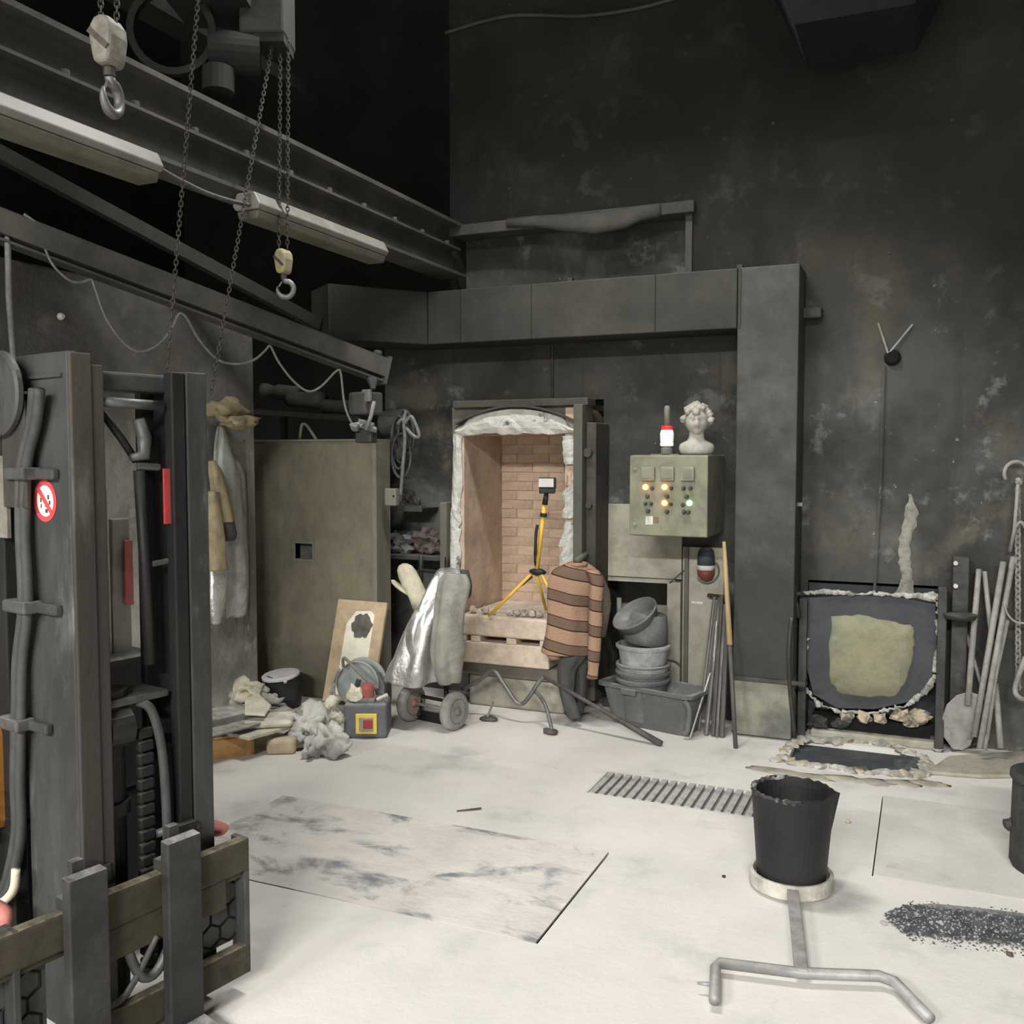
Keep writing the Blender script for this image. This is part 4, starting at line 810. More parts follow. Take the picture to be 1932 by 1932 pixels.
for sc_, dd in ((1, .02), (.97, .0), (.6, -.008), (.25, -.004)):
    V += [pl(cx + (x - cx) * sc_, cy + (y - cy) * sc_, FY + dd) for x, y in ring]
n = len(ring); V.append(pl(cx, cy, FY - .004)); fs = []
for r in range(3):
    for k in range(n): l = (k + 1) % n; fs.append((r * n + k, r * n + l, (r + 1) * n + l, (r + 1) * n + k))
fs += [(3 * n + k, 3 * n + (k + 1) % n, 4 * n) for k in range(n)]
m.add(V, fs); m.build('refractory_pad', 'refractory_pad', t, smooth=True)
edge = [((1516, 1118), (1560, 1116)), ((1560, 1116), (1610, 1120)), ((1600, 1122), (1650, 1118)), ((1650, 1120), (1700, 1122)), ((1700, 1122), (1772, 1128)), ((1772, 1130), (1770, 1160)), ((1768, 1170), (1774, 1220)), ((1772, 1220), (1766, 1270)), ((1766, 1275), (1740, 1312)), ((1735, 1312), (1712, 1330)), ((1518, 1190), (1522, 1225)), ((1516, 1240), (1520, 1300)), ((1520, 1300), (1545, 1330)), ((1545, 1328), (1590, 1345)), ((1590, 1343), (1660, 1345)), ((1660, 1342), (1712, 1332)), ((1512, 1310), (1520, 1385))]
for i, ((a, b), (c, d)) in enumerate(edge):
    m = MB(); N_ = 12; pts = []; rs = []; rw_ = random.uniform(.006, .016)
    for k in range(N_): s = k / (N_ - 1); pts.append(pl(a + (c - a) * s + random.uniform(-2, 2), b + (d - b) * s + random.uniform(-2, 2), FY + .012 + random.uniform(-.012, .008))); rw_ = min(.024, max(.004, rw_ + random.uniform(-.006, .006))); rs.append(rw_)
    m.tube(pts, rs, 7); m.build('lining_crust', 'plaster_crust', t)
for i, ((a, b), r, mt) in enumerate((((1600, 1352), .03, 'burnt_crust'), ((1630, 1354), .032, 'burnt_crust'), ((1660, 1356), .03, 'burnt_crust'), ((1700, 1350), .04, 'burnt_crust'), ((1735, 1352), .045, 'burnt_crust'), ((1718, 1362), .03, 'burnt_crust'), ((1518, 1205), .02, 'plaster_crust'), ((1758, 1124), .026, 'plaster_crust'), ((1545, 1362), .04, 'iron_black'), ((1585, 1365), .035, 'iron_black'))):
    m = MB(); m.blob(pl(a, b, FY), (r * 1.3, r * .8, r), i, .5, 2, 2, .2); m.build('crust_lump', mt, t)
m = MB(); m.box((pl(1530, 1380, FY).x, FY + .03, .045), (pl(1755, 1380, FY).x, FY + .3, .115)); m.build('ash_slot', 'void_black', t)
m = MB(); m.box((pl(1530, 1390, FY).x, FY - .03, .0), (pl(1765, 1390, FY).x, FY + .12, .045)); m.build('sill', 'plinth_pale', t, bevel=.01)
m = MB(); m.box((-.65, FY - .03, 0), (-.605, FY + .12, .79)); m.build('side_post', 'dark_steel', t, bevel=.004)
m = MB(); m.box((.07, FY - .05, 0), (.115, FY + .12, .88)); m.build('side_post', 'dark_steel', t, bevel=.004)
a = pl(1497, 1140, FY - .05); m = MB(); m.tube(smooth_path([pl(1475, 1127, FY - .05), pl(1492, 1130, FY - .06), pl(1503, 1142, FY - .06), pl(1506, 1165, FY - .04)], 4), .016, 8); m.build('hinge_arm', 'dark_steel', t, smooth=True)
m = MB(); m.cyl(pl(1485, 1122, FY - .05), pl(1512, 1120, FY - .05), .012, n=10); m.build('hinge_pin', 'dark_steel', t)
a, b = pl(1494, 1165, 5.42), pl(1490, 1290, 5.42); m = MB(); m.tube(smooth_path([a, a.lerp(b, .4) - RH * .01, b, pl(1500, 1392, 5.42)], 4), .012, 8); m.build('pipe', 'dark_steel', t, smooth=True)
m = MB(); m.box((.14, FY + .02, .2), (.22, FY + .125, 1.05)); m.build('guide_rail', 'dark_steel', t, bevel=.004)
for py in (1062, 1105): m = MB(); q = pl(1803, py, FY); m.cyl(q, q + Vector((0, -.02, 0)), .012, n=8); m.build('bolt', 'off_white', t)
m = MB(); q = pl(1812, 1160, FY - .06); m.lathe([(.03, -.035), (.075, -.02), (.085, .0), (.08, .006)], q, n=18); m.build('bracket_dish', 'dark_steel', t, smooth=True)
# loose rubble before the furnace
for i, (a, b, r) in enumerate(((1600, 1398, .03), (1655, 1400, .035), (1720, 1408, .03), (1752, 1412, .03), (1770, 1418, .025), (1690, 1403, .022))):
    q = fl(a, b); m = MB(); m.blob((q.x, q.y, r * .42), (r * 1.2, r, r * .5), i, .4, 2, 2, .2); tag(m.build('rubble_stone', 'plinth_pale'), ['rubble stone at left of the heap before the furnace sill', 'second rubble stone on the heap before the furnace sill', 'rubble stone at the right corner of the pit', 'rubble stone beside the furnace side post', 'rubble stone next to the shovel blade', 'small rubble stone between two bigger ones before the furnace'][i], 'stone', 'rubble before the small furnace')
# ================================================================ SHOVELS AND POLES AT THE RIGHT
G = 'tool shafts leaning at the right wall'
def shaft(a, b, r, lab, name='tool_shaft', mt='tool_grey'):
    m = MB(); m.tube([a, b], r, 10); return tag(m.build(name, mt, smooth=True), lab, 'tool shaft', G)
t = thing('shovel', 'grey dusty shovel with broad round blade standing against the wall', 'shovel', fl(1815, 1412))
bl = [(1797, 1413), (1780, 1390), (1776, 1360), (1786, 1330), (1805, 1312), (1830, 1305), (1848, 1312), (1850, 1345), (1842, 1380), (1830, 1408), (1815, 1416)]
V = [pl(x, y, 5.60 - .06 * ((1412 - y) / 110)) for x, y in bl]; m = MB(); m.prism(V, (0, .012, 0)); m.build('blade', 'tool_grey', t, bevel=.003)
m = MB(); m.tube([pl(1826, 1330, 5.52), pl(1836, 1200, 5.58), pl(1847, 1074, 5.66)], [.016, .016, .014], 10); m.build('shaft', 'tool_grey', t, smooth=True)
m = MB(); m.tube([fl(1796, 1415, .012), fl(1860, 1400, .05)], .008, 8); m.build('blade_fold', 'rod_dark', t)
for i, (a, b, c, d, Yt, Yb, r, lab) in enumerate(((1857, 1078, 1872, 1215, 5.68, 5.64, .013, 'short tool shaft crossing behind the shovel handle'), (1815, 1168, 1862, 1330, 5.67, 5.60, .009, 'thin rod crossing the shovel handle low down'), (1893, 1060, 1838, 1390, 5.66, 5.50, .016, 'long tool shaft leaning left just right of the shovel handle'), (1906, 1075, 1862, 1395, 5.68, 5.48, .011, 'thin tool shaft third from the shovel'), (1912, 1050, 1848, 1412, 5.70, 5.45, .015, 'longest tool shaft leaning left at the right wall'), (1900, 1170, 1872, 1300, 5.64, 5.55, .014, 'short grey shaft low between the long ones'), (1878, 1290, 1888, 1412, 5.6, 5.5, .016, 'low grey shaft at the right end of the tool group'), (1868, 1330, 1858, 1414, 5.55, 5.46, .012, 'lowest short shaft before the tool group'))):
    shaft(pl(a, b, Yt), pl(c, d, Yb), r, lab)
t = thing('hook_ring', 'steel ring with wire hooks hanging on the wall at the right edge', 'hook', pl(1918, 890, 5.68))
m = MB(); m.tube(arc(pl(1917, 893, 5.68), RH, Vector((0, 0, 1)), .062, -.3, 3.7, 22), .010, 8); m.build('ring', 'tool_grey', t, smooth=True)
m = MB(); m.tube([pl(1921, 912, 5.67), pl(1918, 950, 5.66), pl(1914, 1000, 5.66), pl(1905, 1040, 5.68)], .010, 8); m.build('hook_rod', 'tool_grey', t, smooth=True)
m = MB(); m.tube(smooth_path([pl(1915, 995, 5.66), pl(1926, 985, 5.66), pl(1938, 1000, 5.66)], 4), .009, 8); m.build('hook_rod', 'tool_grey', t, smooth=True)
m = MB(); m.blob(pl(1922, 908, 5.67), .02, 2, .3); m.build('knot', 'tool_grey', t)
def chain(m, a, b, link=.034, wire=.0045, wd=.011):
    a = Vector(a); b = Vector(b); d = (b - a).normalized(); L_ = (b - a).length; n = max(2, int(L_ / (link * .72)))
    s = d.orthogonal().normalized(); w = d.cross(s)
    for i in range(n):
        c = a + (b - a) * ((i + .5) / n); e = s if i % 2 else w; pts = []
        for k in range(8):
            g = 2 * math.pi * k / 8; off = math.copysign(link / 2 - wd, math.cos(g)) if abs(math.cos(g)) > .1 else 0
            pts.append(c + d * (off + wd * math.cos(g)) + e * (wd * math.sin(g)))
        m.tube(pts, wire, 5, closed=True)
    return m
m = MB(); chain(m, pl(1920, 920, 5.69), pl(1921, 1300, 5.70), .04, .006, .013); tag(m.build('wall_chain', 'tool_grey'), 'rusty chain hanging down the wall behind the tool shafts', 'chain')
m = MB(); m.tube(smooth_path([pl(1895, 1140, 5.6), pl(1902, 1160, 5.6), pl(1918, 1174, 5.6), pl(1945, 1176, 5.62)], 5), .006, 7); tag(m.build('wire_loop', 'tool_grey', smooth=True), 'thin grey wire curving away from the tool shafts', 'wire')
m = MB(); m.tube(smooth_path([pl(1935, 1240, 5.6), pl(1915, 1300, 5.6), pl(1930, 1320, 5.55), pl(1945, 1310, 5.5)], 5), .014, 8); tag(m.build('bent_pipe', 'tool_grey', smooth=True), 'bent grey pipe at the right edge beside the white flask', 'pipe')
q = fl(1908, 1398); t = thing('white_flask', 'small pale bulb shaped flask standing right of the tool shafts', 'flask', q)
m = MB(); m.lathe([(.006, 0), (.010, .04), (.028, .075), (.042, .11), (.045, .14), (.036, .175), (.02, .19), (.012, .195)], q, n=20); m.build('bulb', 'off_white', t, smooth=True)
m = MB(); m.lathe([(.03, 0), (.03, .006), (.01, .012)], q, n=16); m.build('foot', 'off_white', t)
# heavy black drum at the right edge of the frame
q = fl(1990, 1640); t = thing('iron_drum', 'black iron drum with lumpy valve cut off by the right edge', 'drum', q)
m = MB(); m.lathe([(.15, 0), (.16, .02), (.155, .34), (.165, .35), (.165, .37), (.15, .375)], q, n=28); m.build('shell', 'iron_black', t, smooth=False)
random.seed(8)
for i, (a, b, r) in enumerate(((1905, 1553, .024), (1916, 1562, .026), (1925, 1556, .028), (1922, 1580, .022), (1928, 1600, .026))):
    m = MB(); m.blob(dp(a, b, 3.75), r, i, .4, 2, 2); m.build('valve_lump', 'iron_black', t)
# wall fittings on the right wall
m = MB(); q = pl(1534, 596, YW); m.box((q.x - .055, YW - .10, q.z - .025), (q.x + .055, YW, q.z + .035)); tag(m.build('wall_block', 'dark_steel', bevel=.006), 'small dusty steel block fixed to the wall right of the duct', 'bracket')
t = thing('wall_insulator', 'soot dark wall outlet with two pale wires spreading upward in a V', 'wall outlet', pl(1684, 672, YW))
m = MB(); q = pl(1684, 675, YW); m.lathe([(.045, 0), (.045, .012), (.03, .03)], q, (0, -1, 0), 16); m.build('outlet_box', 'void_black', t)
for x, y in ((1657, 610), (1722, 612)): m = MB(); m.tube([pl(1676, 668, YW - .02), pl(x, y, YW - .008)], .006, 6); m.build('wire', 'tool_grey', t)
m = MB(); m.tube([pl(1668, 690, YW - .012), pl(1662, 900, YW - .012), pl(1650, 1115, YW - .012)], .009, 6); struct(m.build('trim_12', 'soot_wall'))
# ================================================================ CRUCIBLE AND CARRYING SHANK
cq = fl(1492, 1672); cq.z = 0.0
t = thing('carrying_shank', 'steel crucible carrying shank with round ring and bent T handle on the floor', 'crucible shank', cq)
m = MB(); m.lathe([(.140, .012), (.151, .012), (.151, .060), (.147, .064), (.138, .064), (.136, .058), (.136, .03), (.02, .028)], cq, n=44, cap0=True); m.build('ring', 'ring_dusty', t, smooth=False)
hp = fl(1512, 1836, .04); sp = cq + (hp - cq).normalized() * .146; sp.z = .045
m = MB(); m.bar(sp, hp, .040, .022); m.build('shaft', 'shank_steel', t, bevel=.004)
p1, p2, p3, p4 = fl(1350, 1816, .035), fl(1512, 1836, .035), fl(1678, 1842, .035), fl(1755, 1922, .03)
m = MB(); m.tube([fl(1348, 1888, .03), p1 + (fl(1348, 1888, .03) - p1).normalized() * .03, p1 + (p2 - p1).normalized() * .012, p2, p3 + (p2 - p3).normalized() * .03, p3 + (p4 - p3).normalized() * .03, p4], .0165, 12); m.build('t_handle', 'shank_steel', t, smooth=True)
m = MB(); m.tube([fl(1346, 1858, .03), fl(1316, 1855, .03)], [.008, .004], 8); m.build('peg', 'shank_steel', t, smooth=True)
m = MB(); m.box(cq + Vector((-.05, -.05, 0.0)), cq + Vector((.05, .05, .012))); m.build('foot', 'ring_dusty', t)
cc = cq + Vector((0, 0, .030)); t = thing('crucible', 'black pouring crucible with crusted rim standing in the carrying ring', 'crucible', cc)
H_ = .338; m = MB(); V = []; n = 44; ang = math.atan2(RH.y, RH.x) - .25
prof = [(.118, 0), (.124, .006), (.129, .08), (.138, .2), (.147, H_ - .01), (.148, H_), (.135, H_), (.131, H_ - .03), (.120, .16), (.108, .10), (.05, .09)]
for r, z in prof:
    for k in range(n):
        g = 2 * math.pi * k / n; d = abs((g - ang + math.pi) % (2 * math.pi) - math.pi); sp_ = math.exp(-(d / .15) ** 2) * .020 * max(0, (z - .22) / (H_ - .22)) if z > .22 else 0
        wob = 1 + .006 * math.sin(5 * g + z * 8); zz = z + (random.uniform(-.004, .005) if z >= H_ - .001 else 0)
        V.append(cc + Vector(((r * wob + sp_) * math.cos(g), (r * wob + sp_) * math.sin(g), zz)))
fs = [tuple(reversed(range(n)))]
for i in range(len(prof) - 1):
    for k in range(n): l = (k + 1) % n; fs.append((i * n + k, i * n + l, (i + 1) * n + l, (i + 1) * n + k))
fs.append(tuple((len(prof) - 1) * n + k for k in range(n))); m.add(V, fs); m.build('pot', 'crucible', t, smooth=False)
random.seed(15); m = MB(); pts = []; rs = []
for k in range(40): g = ang + math.pi * .5 + math.pi * 1.05 * k / 39; pts.append(cc + Vector((.140 * math.cos(g), .140 * math.sin(g), H_ - .004 + random.uniform(-.004, .003)))); rs.append(random.uniform(.006, .012))
m.tube(pts, rs, 7); m.build('rim_crust', 'crucible_rim', t)
# ================================================================ KILN DOOR AT THE LEFT
DY = 5.20; dx0, dx1 = -4.22, pl(710, 1000, DY).x; dz1 = 1.695
t = thing('kiln_door', 'tall tan steel kiln door with square peep hole leaning by the pier', 'door', ((dx0 + dx1) / 2, DY + .08, 0))
hp0 = pl(558, 1054, DY); hp1 = pl(590, 1026, DY); hx0, hx1, hz0, hz1 = hp0.x, hp1.x, hp0.z, hp1.z
xs = [dx0, hx0, hx1, dx1]; zs = [.004, hz0, hz1, dz1]
m = MB()
for i in range(3):
    for j in range(3):
        if i == 1 and j == 1: continue
        m.box((xs[i], DY, zs[j]), (xs[i + 1], DY + .05, zs[j + 1]))
m.build('front_skin', 'door_tan', t)
m = MB(); m.box((hx0 - .02, DY + .12, hz0 - .02), (hx1 + .02, DY + .14, hz1 + .02)); m.build('peep_backing', 'void_black', t)
for a, b in (((hx0 - .012, DY - .006, hz0 - .012), (hx0, DY + .1, hz1 + .012)), ((hx1, DY - .006, hz0 - .012), (hx1 + .012, DY + .1, hz1 + .012)), ((hx0, DY - .006, hz0 - .012), (hx1, DY + .1, hz0)), ((hx0, DY - .006, hz1), (hx1, DY + .1, hz1 + .012))):
    m = MB(); m.box(a, b); m.build('peep_frame', 'door_edge', t)
m = MB(); m.box((dx1 - .03, DY - .004, .004), (dx1 + .004, DY + .17, dz1)); m.build('side_channel', 'door_edge', t, bevel=.004)
m = MB(); m.box((dx0, DY + .052, .004), (dx1 - .032, DY + .17, dz1 - .02)); m.build('insulation_core', 'cloth_dark', t)
m = MB(); m.box((dx0, DY - .008, dz1), (dx1 + .004, DY + .17, dz1 + .012)); m.build('top_rail', 'door_edge', t)
a = pl(566, 830, DY + .08); b = pl(594, 830, DY + .08); a.z = b.z = dz1 + .012; apx = pl(574, 801, DY + .08)
m = MB(); m.tube(smooth_path([a, apx - RH * .018 - Vector((0, 0, .01)), apx + Vector((0, 0, .003)), apx + RH * .022 - Vector((0, 0, .012)), b + RH * .01], 5), .011, 8); m.build('lifting_loop', 'hook_pale', t, smooth=True)
# ================================================================ DARK SHELF BEHIND THE DOOR
t = thing('back_shelf', 'sooty shelf plank with brackets behind the kiln door', 'shelf', pl(600, 790, 5.66))
m = MB(); a = pl(500, 778, 5.62); b = pl(700, 792, 5.62); m.bar(a, b, .3, .035); m.build('plank', 'beam_soot', t)
for s in (.1, .9): m = MB(); c = a.lerp(b, s); m.bar(c - Vector((0, -.1, .02)), c - Vector((0, -.1, .25)), .04, .04); m.build('bracket', 'girder_soot', t)
random.seed(2)
for i, (x0, x1, y, r, lab) in enumerate(((496, 560, 738, .055, 'sooty rolled mat on the left of the shelf behind the kiln door'), (545, 612, 752, .06, 'second sooty rolled mat on the shelf behind the kiln door'), (612, 690, 766, .055, 'sooty rolled mat at the right end of the shelf behind the kiln door'))):
    p, q = pl(x0, y, 5.60), pl(x1, y + 4, 5.60); m = MB(); N_ = 9; m.tube([p.lerp(q, k / (N_ - 1)) for k in range(N_)], [r * random.uniform(.82, 1.1) for k in range(N_)], 10); tag(m.build('rolled_mat', 'beam_soot', smooth=True), lab, 'rolled mat', 'rolled mats on the shelf behind the door')
# hose reel with pale rope, on the back wall
q = pl(752, 800, 5.70)
t = thing('hose_reel', 'dark wall drum with a pale rope coil hanging over it', 'hose reel', q)
m = MB(); m.cyl(pl(725, 800, 5.52), pl(768, 795, 5.52), .085, n=20); m.build('drum', 'beam_soot', t, smooth=False)
m = MB(); m.tube([pl(770, 782, 5.5), pl(772, 870, 5.5), pl(768, 890, 5.52)], .012, 8); m.build('rope', 'cable_dark', t, smooth=True)
for i, (cx, cy, rx, ry, mt) in enumerate(((762, 812, 16, 38, 'cable_dark'), (758, 830, 17, 44, 'cable_dark'), (766, 822, 15, 36, 'cable_dark'), (752, 835, 14, 50, 'cable_dark'), (757, 860, 18, 42, 'cable_dark'))):
    pts = [pl(cx + rx * math.cos(2 * math.pi * k / 20), cy + ry * math.sin(2 * math.pi * k / 20), 5.48 - .02 * i) for k in range(20)]
    m = MB(); m.tube(pts, .009, 7, closed=True); m.build('rope_loop', mt, t, smooth=True)
m = MB(); m.tube(smooth_path([pl(766, 776, 5.38), pl(762, 795, 5.36), pl(764, 830, 5.36), pl(760, 880, 5.37), pl(757, 920, 5.38), pl(755, 946, 5.40)], 4), .012, 8); m.build('pale_rope', 'cable_grey', t, smooth=True)
m = MB(); m.tube(smooth_path([pl(763, 800, 5.36), pl(775, 786, 5.36), pl(784, 800, 5.36), pl(791, 822, 5.36), pl(782, 824, 5.36), pl(766, 808, 5.36)], 4), .012, 8); m.build('pale_rope', 'cable_grey', t, smooth=True)
m = MB(); m.tube(smooth_path([pl(765, 800, 5.36), pl(758, 792, 5.36), pl(750, 800, 5.36)], 4), .010, 8); m.build('pale_rope', 'cable_grey', t, smooth=True)
# small wall tray and switch box
t = thing('wall_tray', 'small dark steel tray on the wall beside the kiln door', 'tray', pl(765, 955, 5.7))
a, b = pl(735, 954, 5.52), pl(797, 954, 5.52)
m = MB(); m.box((a.x, 5.52, a.z - .035), (b.x, 5.74, a.z - .015)); m.build('tray_base', 'black_metal', t)
m = MB(); m.box((a.x, 5.512, a.z - .035), (b.x, 5.522, a.z + .005)); m.build('tray_lip', 'beam_soot', t)
for i, (px, py, r) in enumerate(((745, 915, .05), (770, 925, .05), (785, 935, .035))):
    m = MB(); m.blob(pl(px, py + 10, 5.62), (r, r * .8, r), i, .4); tag(m.build('sooty_lump', 'beam_soot'), ['sooty lump at left on the wall tray', 'sooty lump in the middle of the wall tray', 'small sooty lump at right on the wall tray'][i], 'lump')
m = MB(); c = pl(738, 938, 5.24); m.box(c - Vector((.038, .02, .055)), c + Vector((.045, .03, .055))); o = m.build('switch_box', 'door_edge', bevel=.008); tag(o, 'small pale switch box on the edge of the kiln door', 'switch box')
m = MB(); c2 = pl(743, 936, 5.219); m.cyl(c2, c2 - Vector((0, .008, 0)), .006, n=8); o2 = m.build('keyhole', 'void_black', o)
# lower shelf with rubble
t = thing('rubble_shelf', 'dark shelf board heaped with stones left of the kiln', 'shelf', pl(790, 1052, 5.66))
a, b = pl(733, 1046, 5.50), pl(838, 1052, 5.50); zs_ = a.z
m = MB(); m.box((a.x, 5.50, zs_ - .03), (b.x, 5.74, zs_)); m.build('board', 'dark_steel', t, bevel=.004)
for x in (a.x + .06, b.x - .06): m = MB(); m.bar((x, 5.73, zs_ - .03), (x, 5.73, zs_ - .25), .03, .03); m.build('bracket', 'dark_steel', t)
random.seed(6); k = 0
spec = [(742, 1012, .05, 'lump_dark'), (757, 1022, .05, 'lump_dark'), (772, 1016, .05, 'lump_dark'), (748, 1034, .05, 'lump_dark'), (768, 1036, .05, 'lump_dark'), (790, 1012, .055, 'lump_brown'), (808, 1008, .055, 'lump_brown'), (824, 1016, .05, 'lump_brown'), (795, 1030, .055, 'lump_brown'), (815, 1032, .055, 'lump_brown'), (831, 1034, .045, 'lump_brown')]
names = ['topmost grey stone at the left of the rubble shelf', 'second grey stone from the left on the rubble shelf', 'grey stone touching the brown ones on the rubble shelf', 'lower left grey stone on the rubble shelf', 'lower grey stone in the middle of the rubble shelf', 'brown stone next to the grey ones on the rubble shelf', 'topmost brown stone on the rubble shelf', 'upper right brown stone on the rubble shelf', 'lower left brown stone on the rubble shelf', 'lower middle brown stone on the rubble shelf', 'brown stone at the right end of the rubble shelf']
for i, (x, y, r, mt) in enumerate(spec):
    m = MB(); m.blob(pl(x, y, 5.60), (r, r * .9, r * .8), i + 9, .5, 2, 2, .3); tag(m.build('shelf_stone', mt), names[i], 'stone', 'stones on the rubble shelf')
# ================================================================ WOODEN BOARD, HAND TRUCK, COATS, GLOVE
t = thing('leaning_board', 'pale wooden board with white plaster panel and black scorch mark leaning on the door', 'board', fl(660, 1325))
B4 = [pl(608, 1322, 4.98), pl(702, 1322, 4.98), pl(730, 1137, 5.16), pl(638, 1130, 5.16)]
nrm = (B4[1] - B4[0]).cross(B4[3] - B4[0]).normalized(); nrm = nrm if nrm.y < 0 else -nrm
m = MB(); m.prism([p for p in B4], -nrm * .022); m.build('plank', 'board_wood', t, bevel=.003)
def bp(u, v, d=.001): return (B4[0] * (1 - u) + B4[1] * u) * (1 - v) + (B4[3] * (1 - u) + B4[2] * u) * v + nrm * d
m = MB(); m.prism([bp(.24, .06), bp(.80, .06), bp(.80, .86), bp(.72, .90), bp(.42, .89), bp(.26, .76)], nrm * .004); m.build('plaster_panel', 'board_plaster', t)
random.seed(9); m = MB(); V = []
for k in range(40):
    g = 2 * math.pi * k / 40; r = 1 + .07 * math.sin(6 * g + 1) + .05 * math.sin(11 * g) + random.uniform(-.02, .02); V.append(bp(.58 + .20 * r * math.cos(g), .745 + .125 * r * math.sin(g), .0055))
m.prism(V, nrm * .003); m.build('scorch_mark', 'scorch', t)
# hand truck
t = thing('sack_truck', 'old sack truck with two grey wheels standing before the kiln', 'hand truck', fl(820, 1375))
w1 = fl(857, 1377); w2 = fl(776, 1360); axd = (w1 - w2).normalized(); rw = .112
for i, (c, hub) in enumerate(((w1, 'hub_grey'), (w2, 'hub_red'))):
    c = c + Vector((0, 0, rw)); ax_ = axd
    m = MB(); m.lathe([(rw * .60, -.028), (rw * .80, -.030), (rw * .95, -.024), (rw, -.010), (rw, .010), (rw * .95, .024), (rw * .80, .030), (rw * .60, .028)], c, ax_, 36); w = m.build('tyre', 'tyre_grey', t, smooth=True)
    m = MB(); m.lathe([(.014, -.045), (.022, -.035), (.03, -.026), (rw * .45, -.022), (rw * .66, -.0305), (rw * .66, .0305), (rw * .45, .022), (.03, .026), (.022, .035), (.014, .045)], c, ax_, 28); m.build('hub', hub, t, smooth=False)
m = MB(); m.tube([w2 + Vector((0, 0, rw)), w1 + Vector((0, 0, rw))], .011, 10); m.build('axle', 'hook_pale', t, smooth=True)
bk = FH
for s, lab in ((.18, 0), (.80, 1)):
    b0 = w2.lerp(w1, s) + Vector((0, 0, .03)) + bk * .06; m = MB(); m.tube(smooth_path([b0 - bk * .03, b0 + bk * .02 + Vector((0, 0, .1)), b0 + bk * .10 + Vector((0, 0, .6)), b0 + bk * .14 + Vector((0, 0, .96))], 4), .015, 8); m.build('frame_rail', 'black_metal', t, smooth=True)
for z in (.14, .3, .6, .9):
    a = w2.lerp(w1, .18) + Vector((0, 0, z)) + bk * (.07 + z * .09); b = w2.lerp(w1, .80) + Vector((0, 0, z)) + bk * (.07 + z * .09); m = MB(); m.tube([a, b], .011, 8); m.build('cross_rail', 'black_metal', t)
m = MB(); a = w2.lerp(w1, .05) - bk * .02; b = w2.lerp(w1, .9) - bk * .02; m.bar(a + Vector((0, 0, .03)) + bk * .08, b + Vector((0, 0, .03)) + bk * .08, .012, .06); m.build('toe_plate', 'black_metal', t)
def cr(px0, px1, py, b, Y): p = pl(px0, py, Y); q = pl(px1, py, Y); return ((p + q) / 2, (q - p).length / 2, b)
cb = pl(800, 1280, 4.9)
t = thing('aluminised_coat', 'shiny silver heat protection coat draped over the sack truck', 'coat', cb)
m = MB(); m.cloth([cr(838, 868, 1076, .03, 4.98), cr(824, 876, 1084, .06, 4.97), cr(812, 872, 1108, .09, 4.95), cr(796, 856, 1140, .11, 4.93), cr(778, 846, 1170, .12, 4.91), cr(764, 840, 1200, .13, 4.90), cr(752, 832, 1230, .14, 4.89), cr(742, 828, 1258, .15, 4.88), cr(735, 822, 1280, .155, 4.88), cr(738, 820, 1284, .15, 4.88)], 72, .085, 5, .7, amp=.024, fr=6.5); m.build('body', 'aluminised', t, smooth=True)
m = MB(); m.cloth([cr(786, 806, 1150, .03, 4.84), cr(776, 800, 1176, .045, 4.80), cr(770, 796, 1205, .05, 4.79), cr(770, 792, 1228, .045, 4.79), cr(772, 788, 1240, .03, 4.79)], 36, .08, 4, 2, amp=.018, fr=10); m.build('sleeve', 'aluminised', t, smooth=True)
t = thing('grey_jacket', 'grey canvas jacket sleeve hanging down in front of the silver coat', 'jacket', pl(848, 1288, 4.85))
m = MB(); m.cloth([cr(842, 878, 1082, .04, 4.86), cr(832, 886, 1100, .06, 4.85), cr(826, 880, 1130, .07, 4.84), cr(822, 872, 1160, .07, 4.83), cr(818, 868, 1195, .07, 4.82), cr(818, 870, 1230, .07, 4.82), cr(824, 868, 1270, .06, 4.82), cr(830, 866, 1290, .05, 4.82)], 52, .06, 4, 1.6, amp=.022, fr=8); m.build('sleeve', 'coat_grey', t, smooth=True)
m = MB(); m.cloth([cr(868, 882, 1076, .03, 4.98), cr(872, 888, 1100, .04, 4.98), cr(872, 887, 1120, .035, 4.98), cr(868, 878, 1134, .02, 4.98)], 14, .05, 3, 1); m.build('lining', 'cloth_dark', t, smooth=True)
t = thing('heat_mitten', 'beige heat mitten standing upright behind the silver coat', 'mitten', pl(785, 1150, 5.06))
P_ = [(798, 1150, .062), (790, 1128, .062), (780, 1108, .066), (772, 1090, .066), (767, 1076, .058), (765, 1067, .040), (764, 1063, .015)]
m = MB(); m.loft([(pl(x, y, 5.06), w, w * .55) for x, y, w in P_], 20, .02, 3, .5); m.build('palm', 'canvas_beige', t, smooth=True)
m = MB(); m.loft([(pl(x, y, 5.05), w, w * .8) for x, y, w in ((775, 1122, .03), (764, 1114, .034), (754, 1107, .03), (746, 1100, .024), (741, 1094, .010))], 12, .02, 3, 1); m.build('thumb', 'canvas_beige', t, smooth=True)
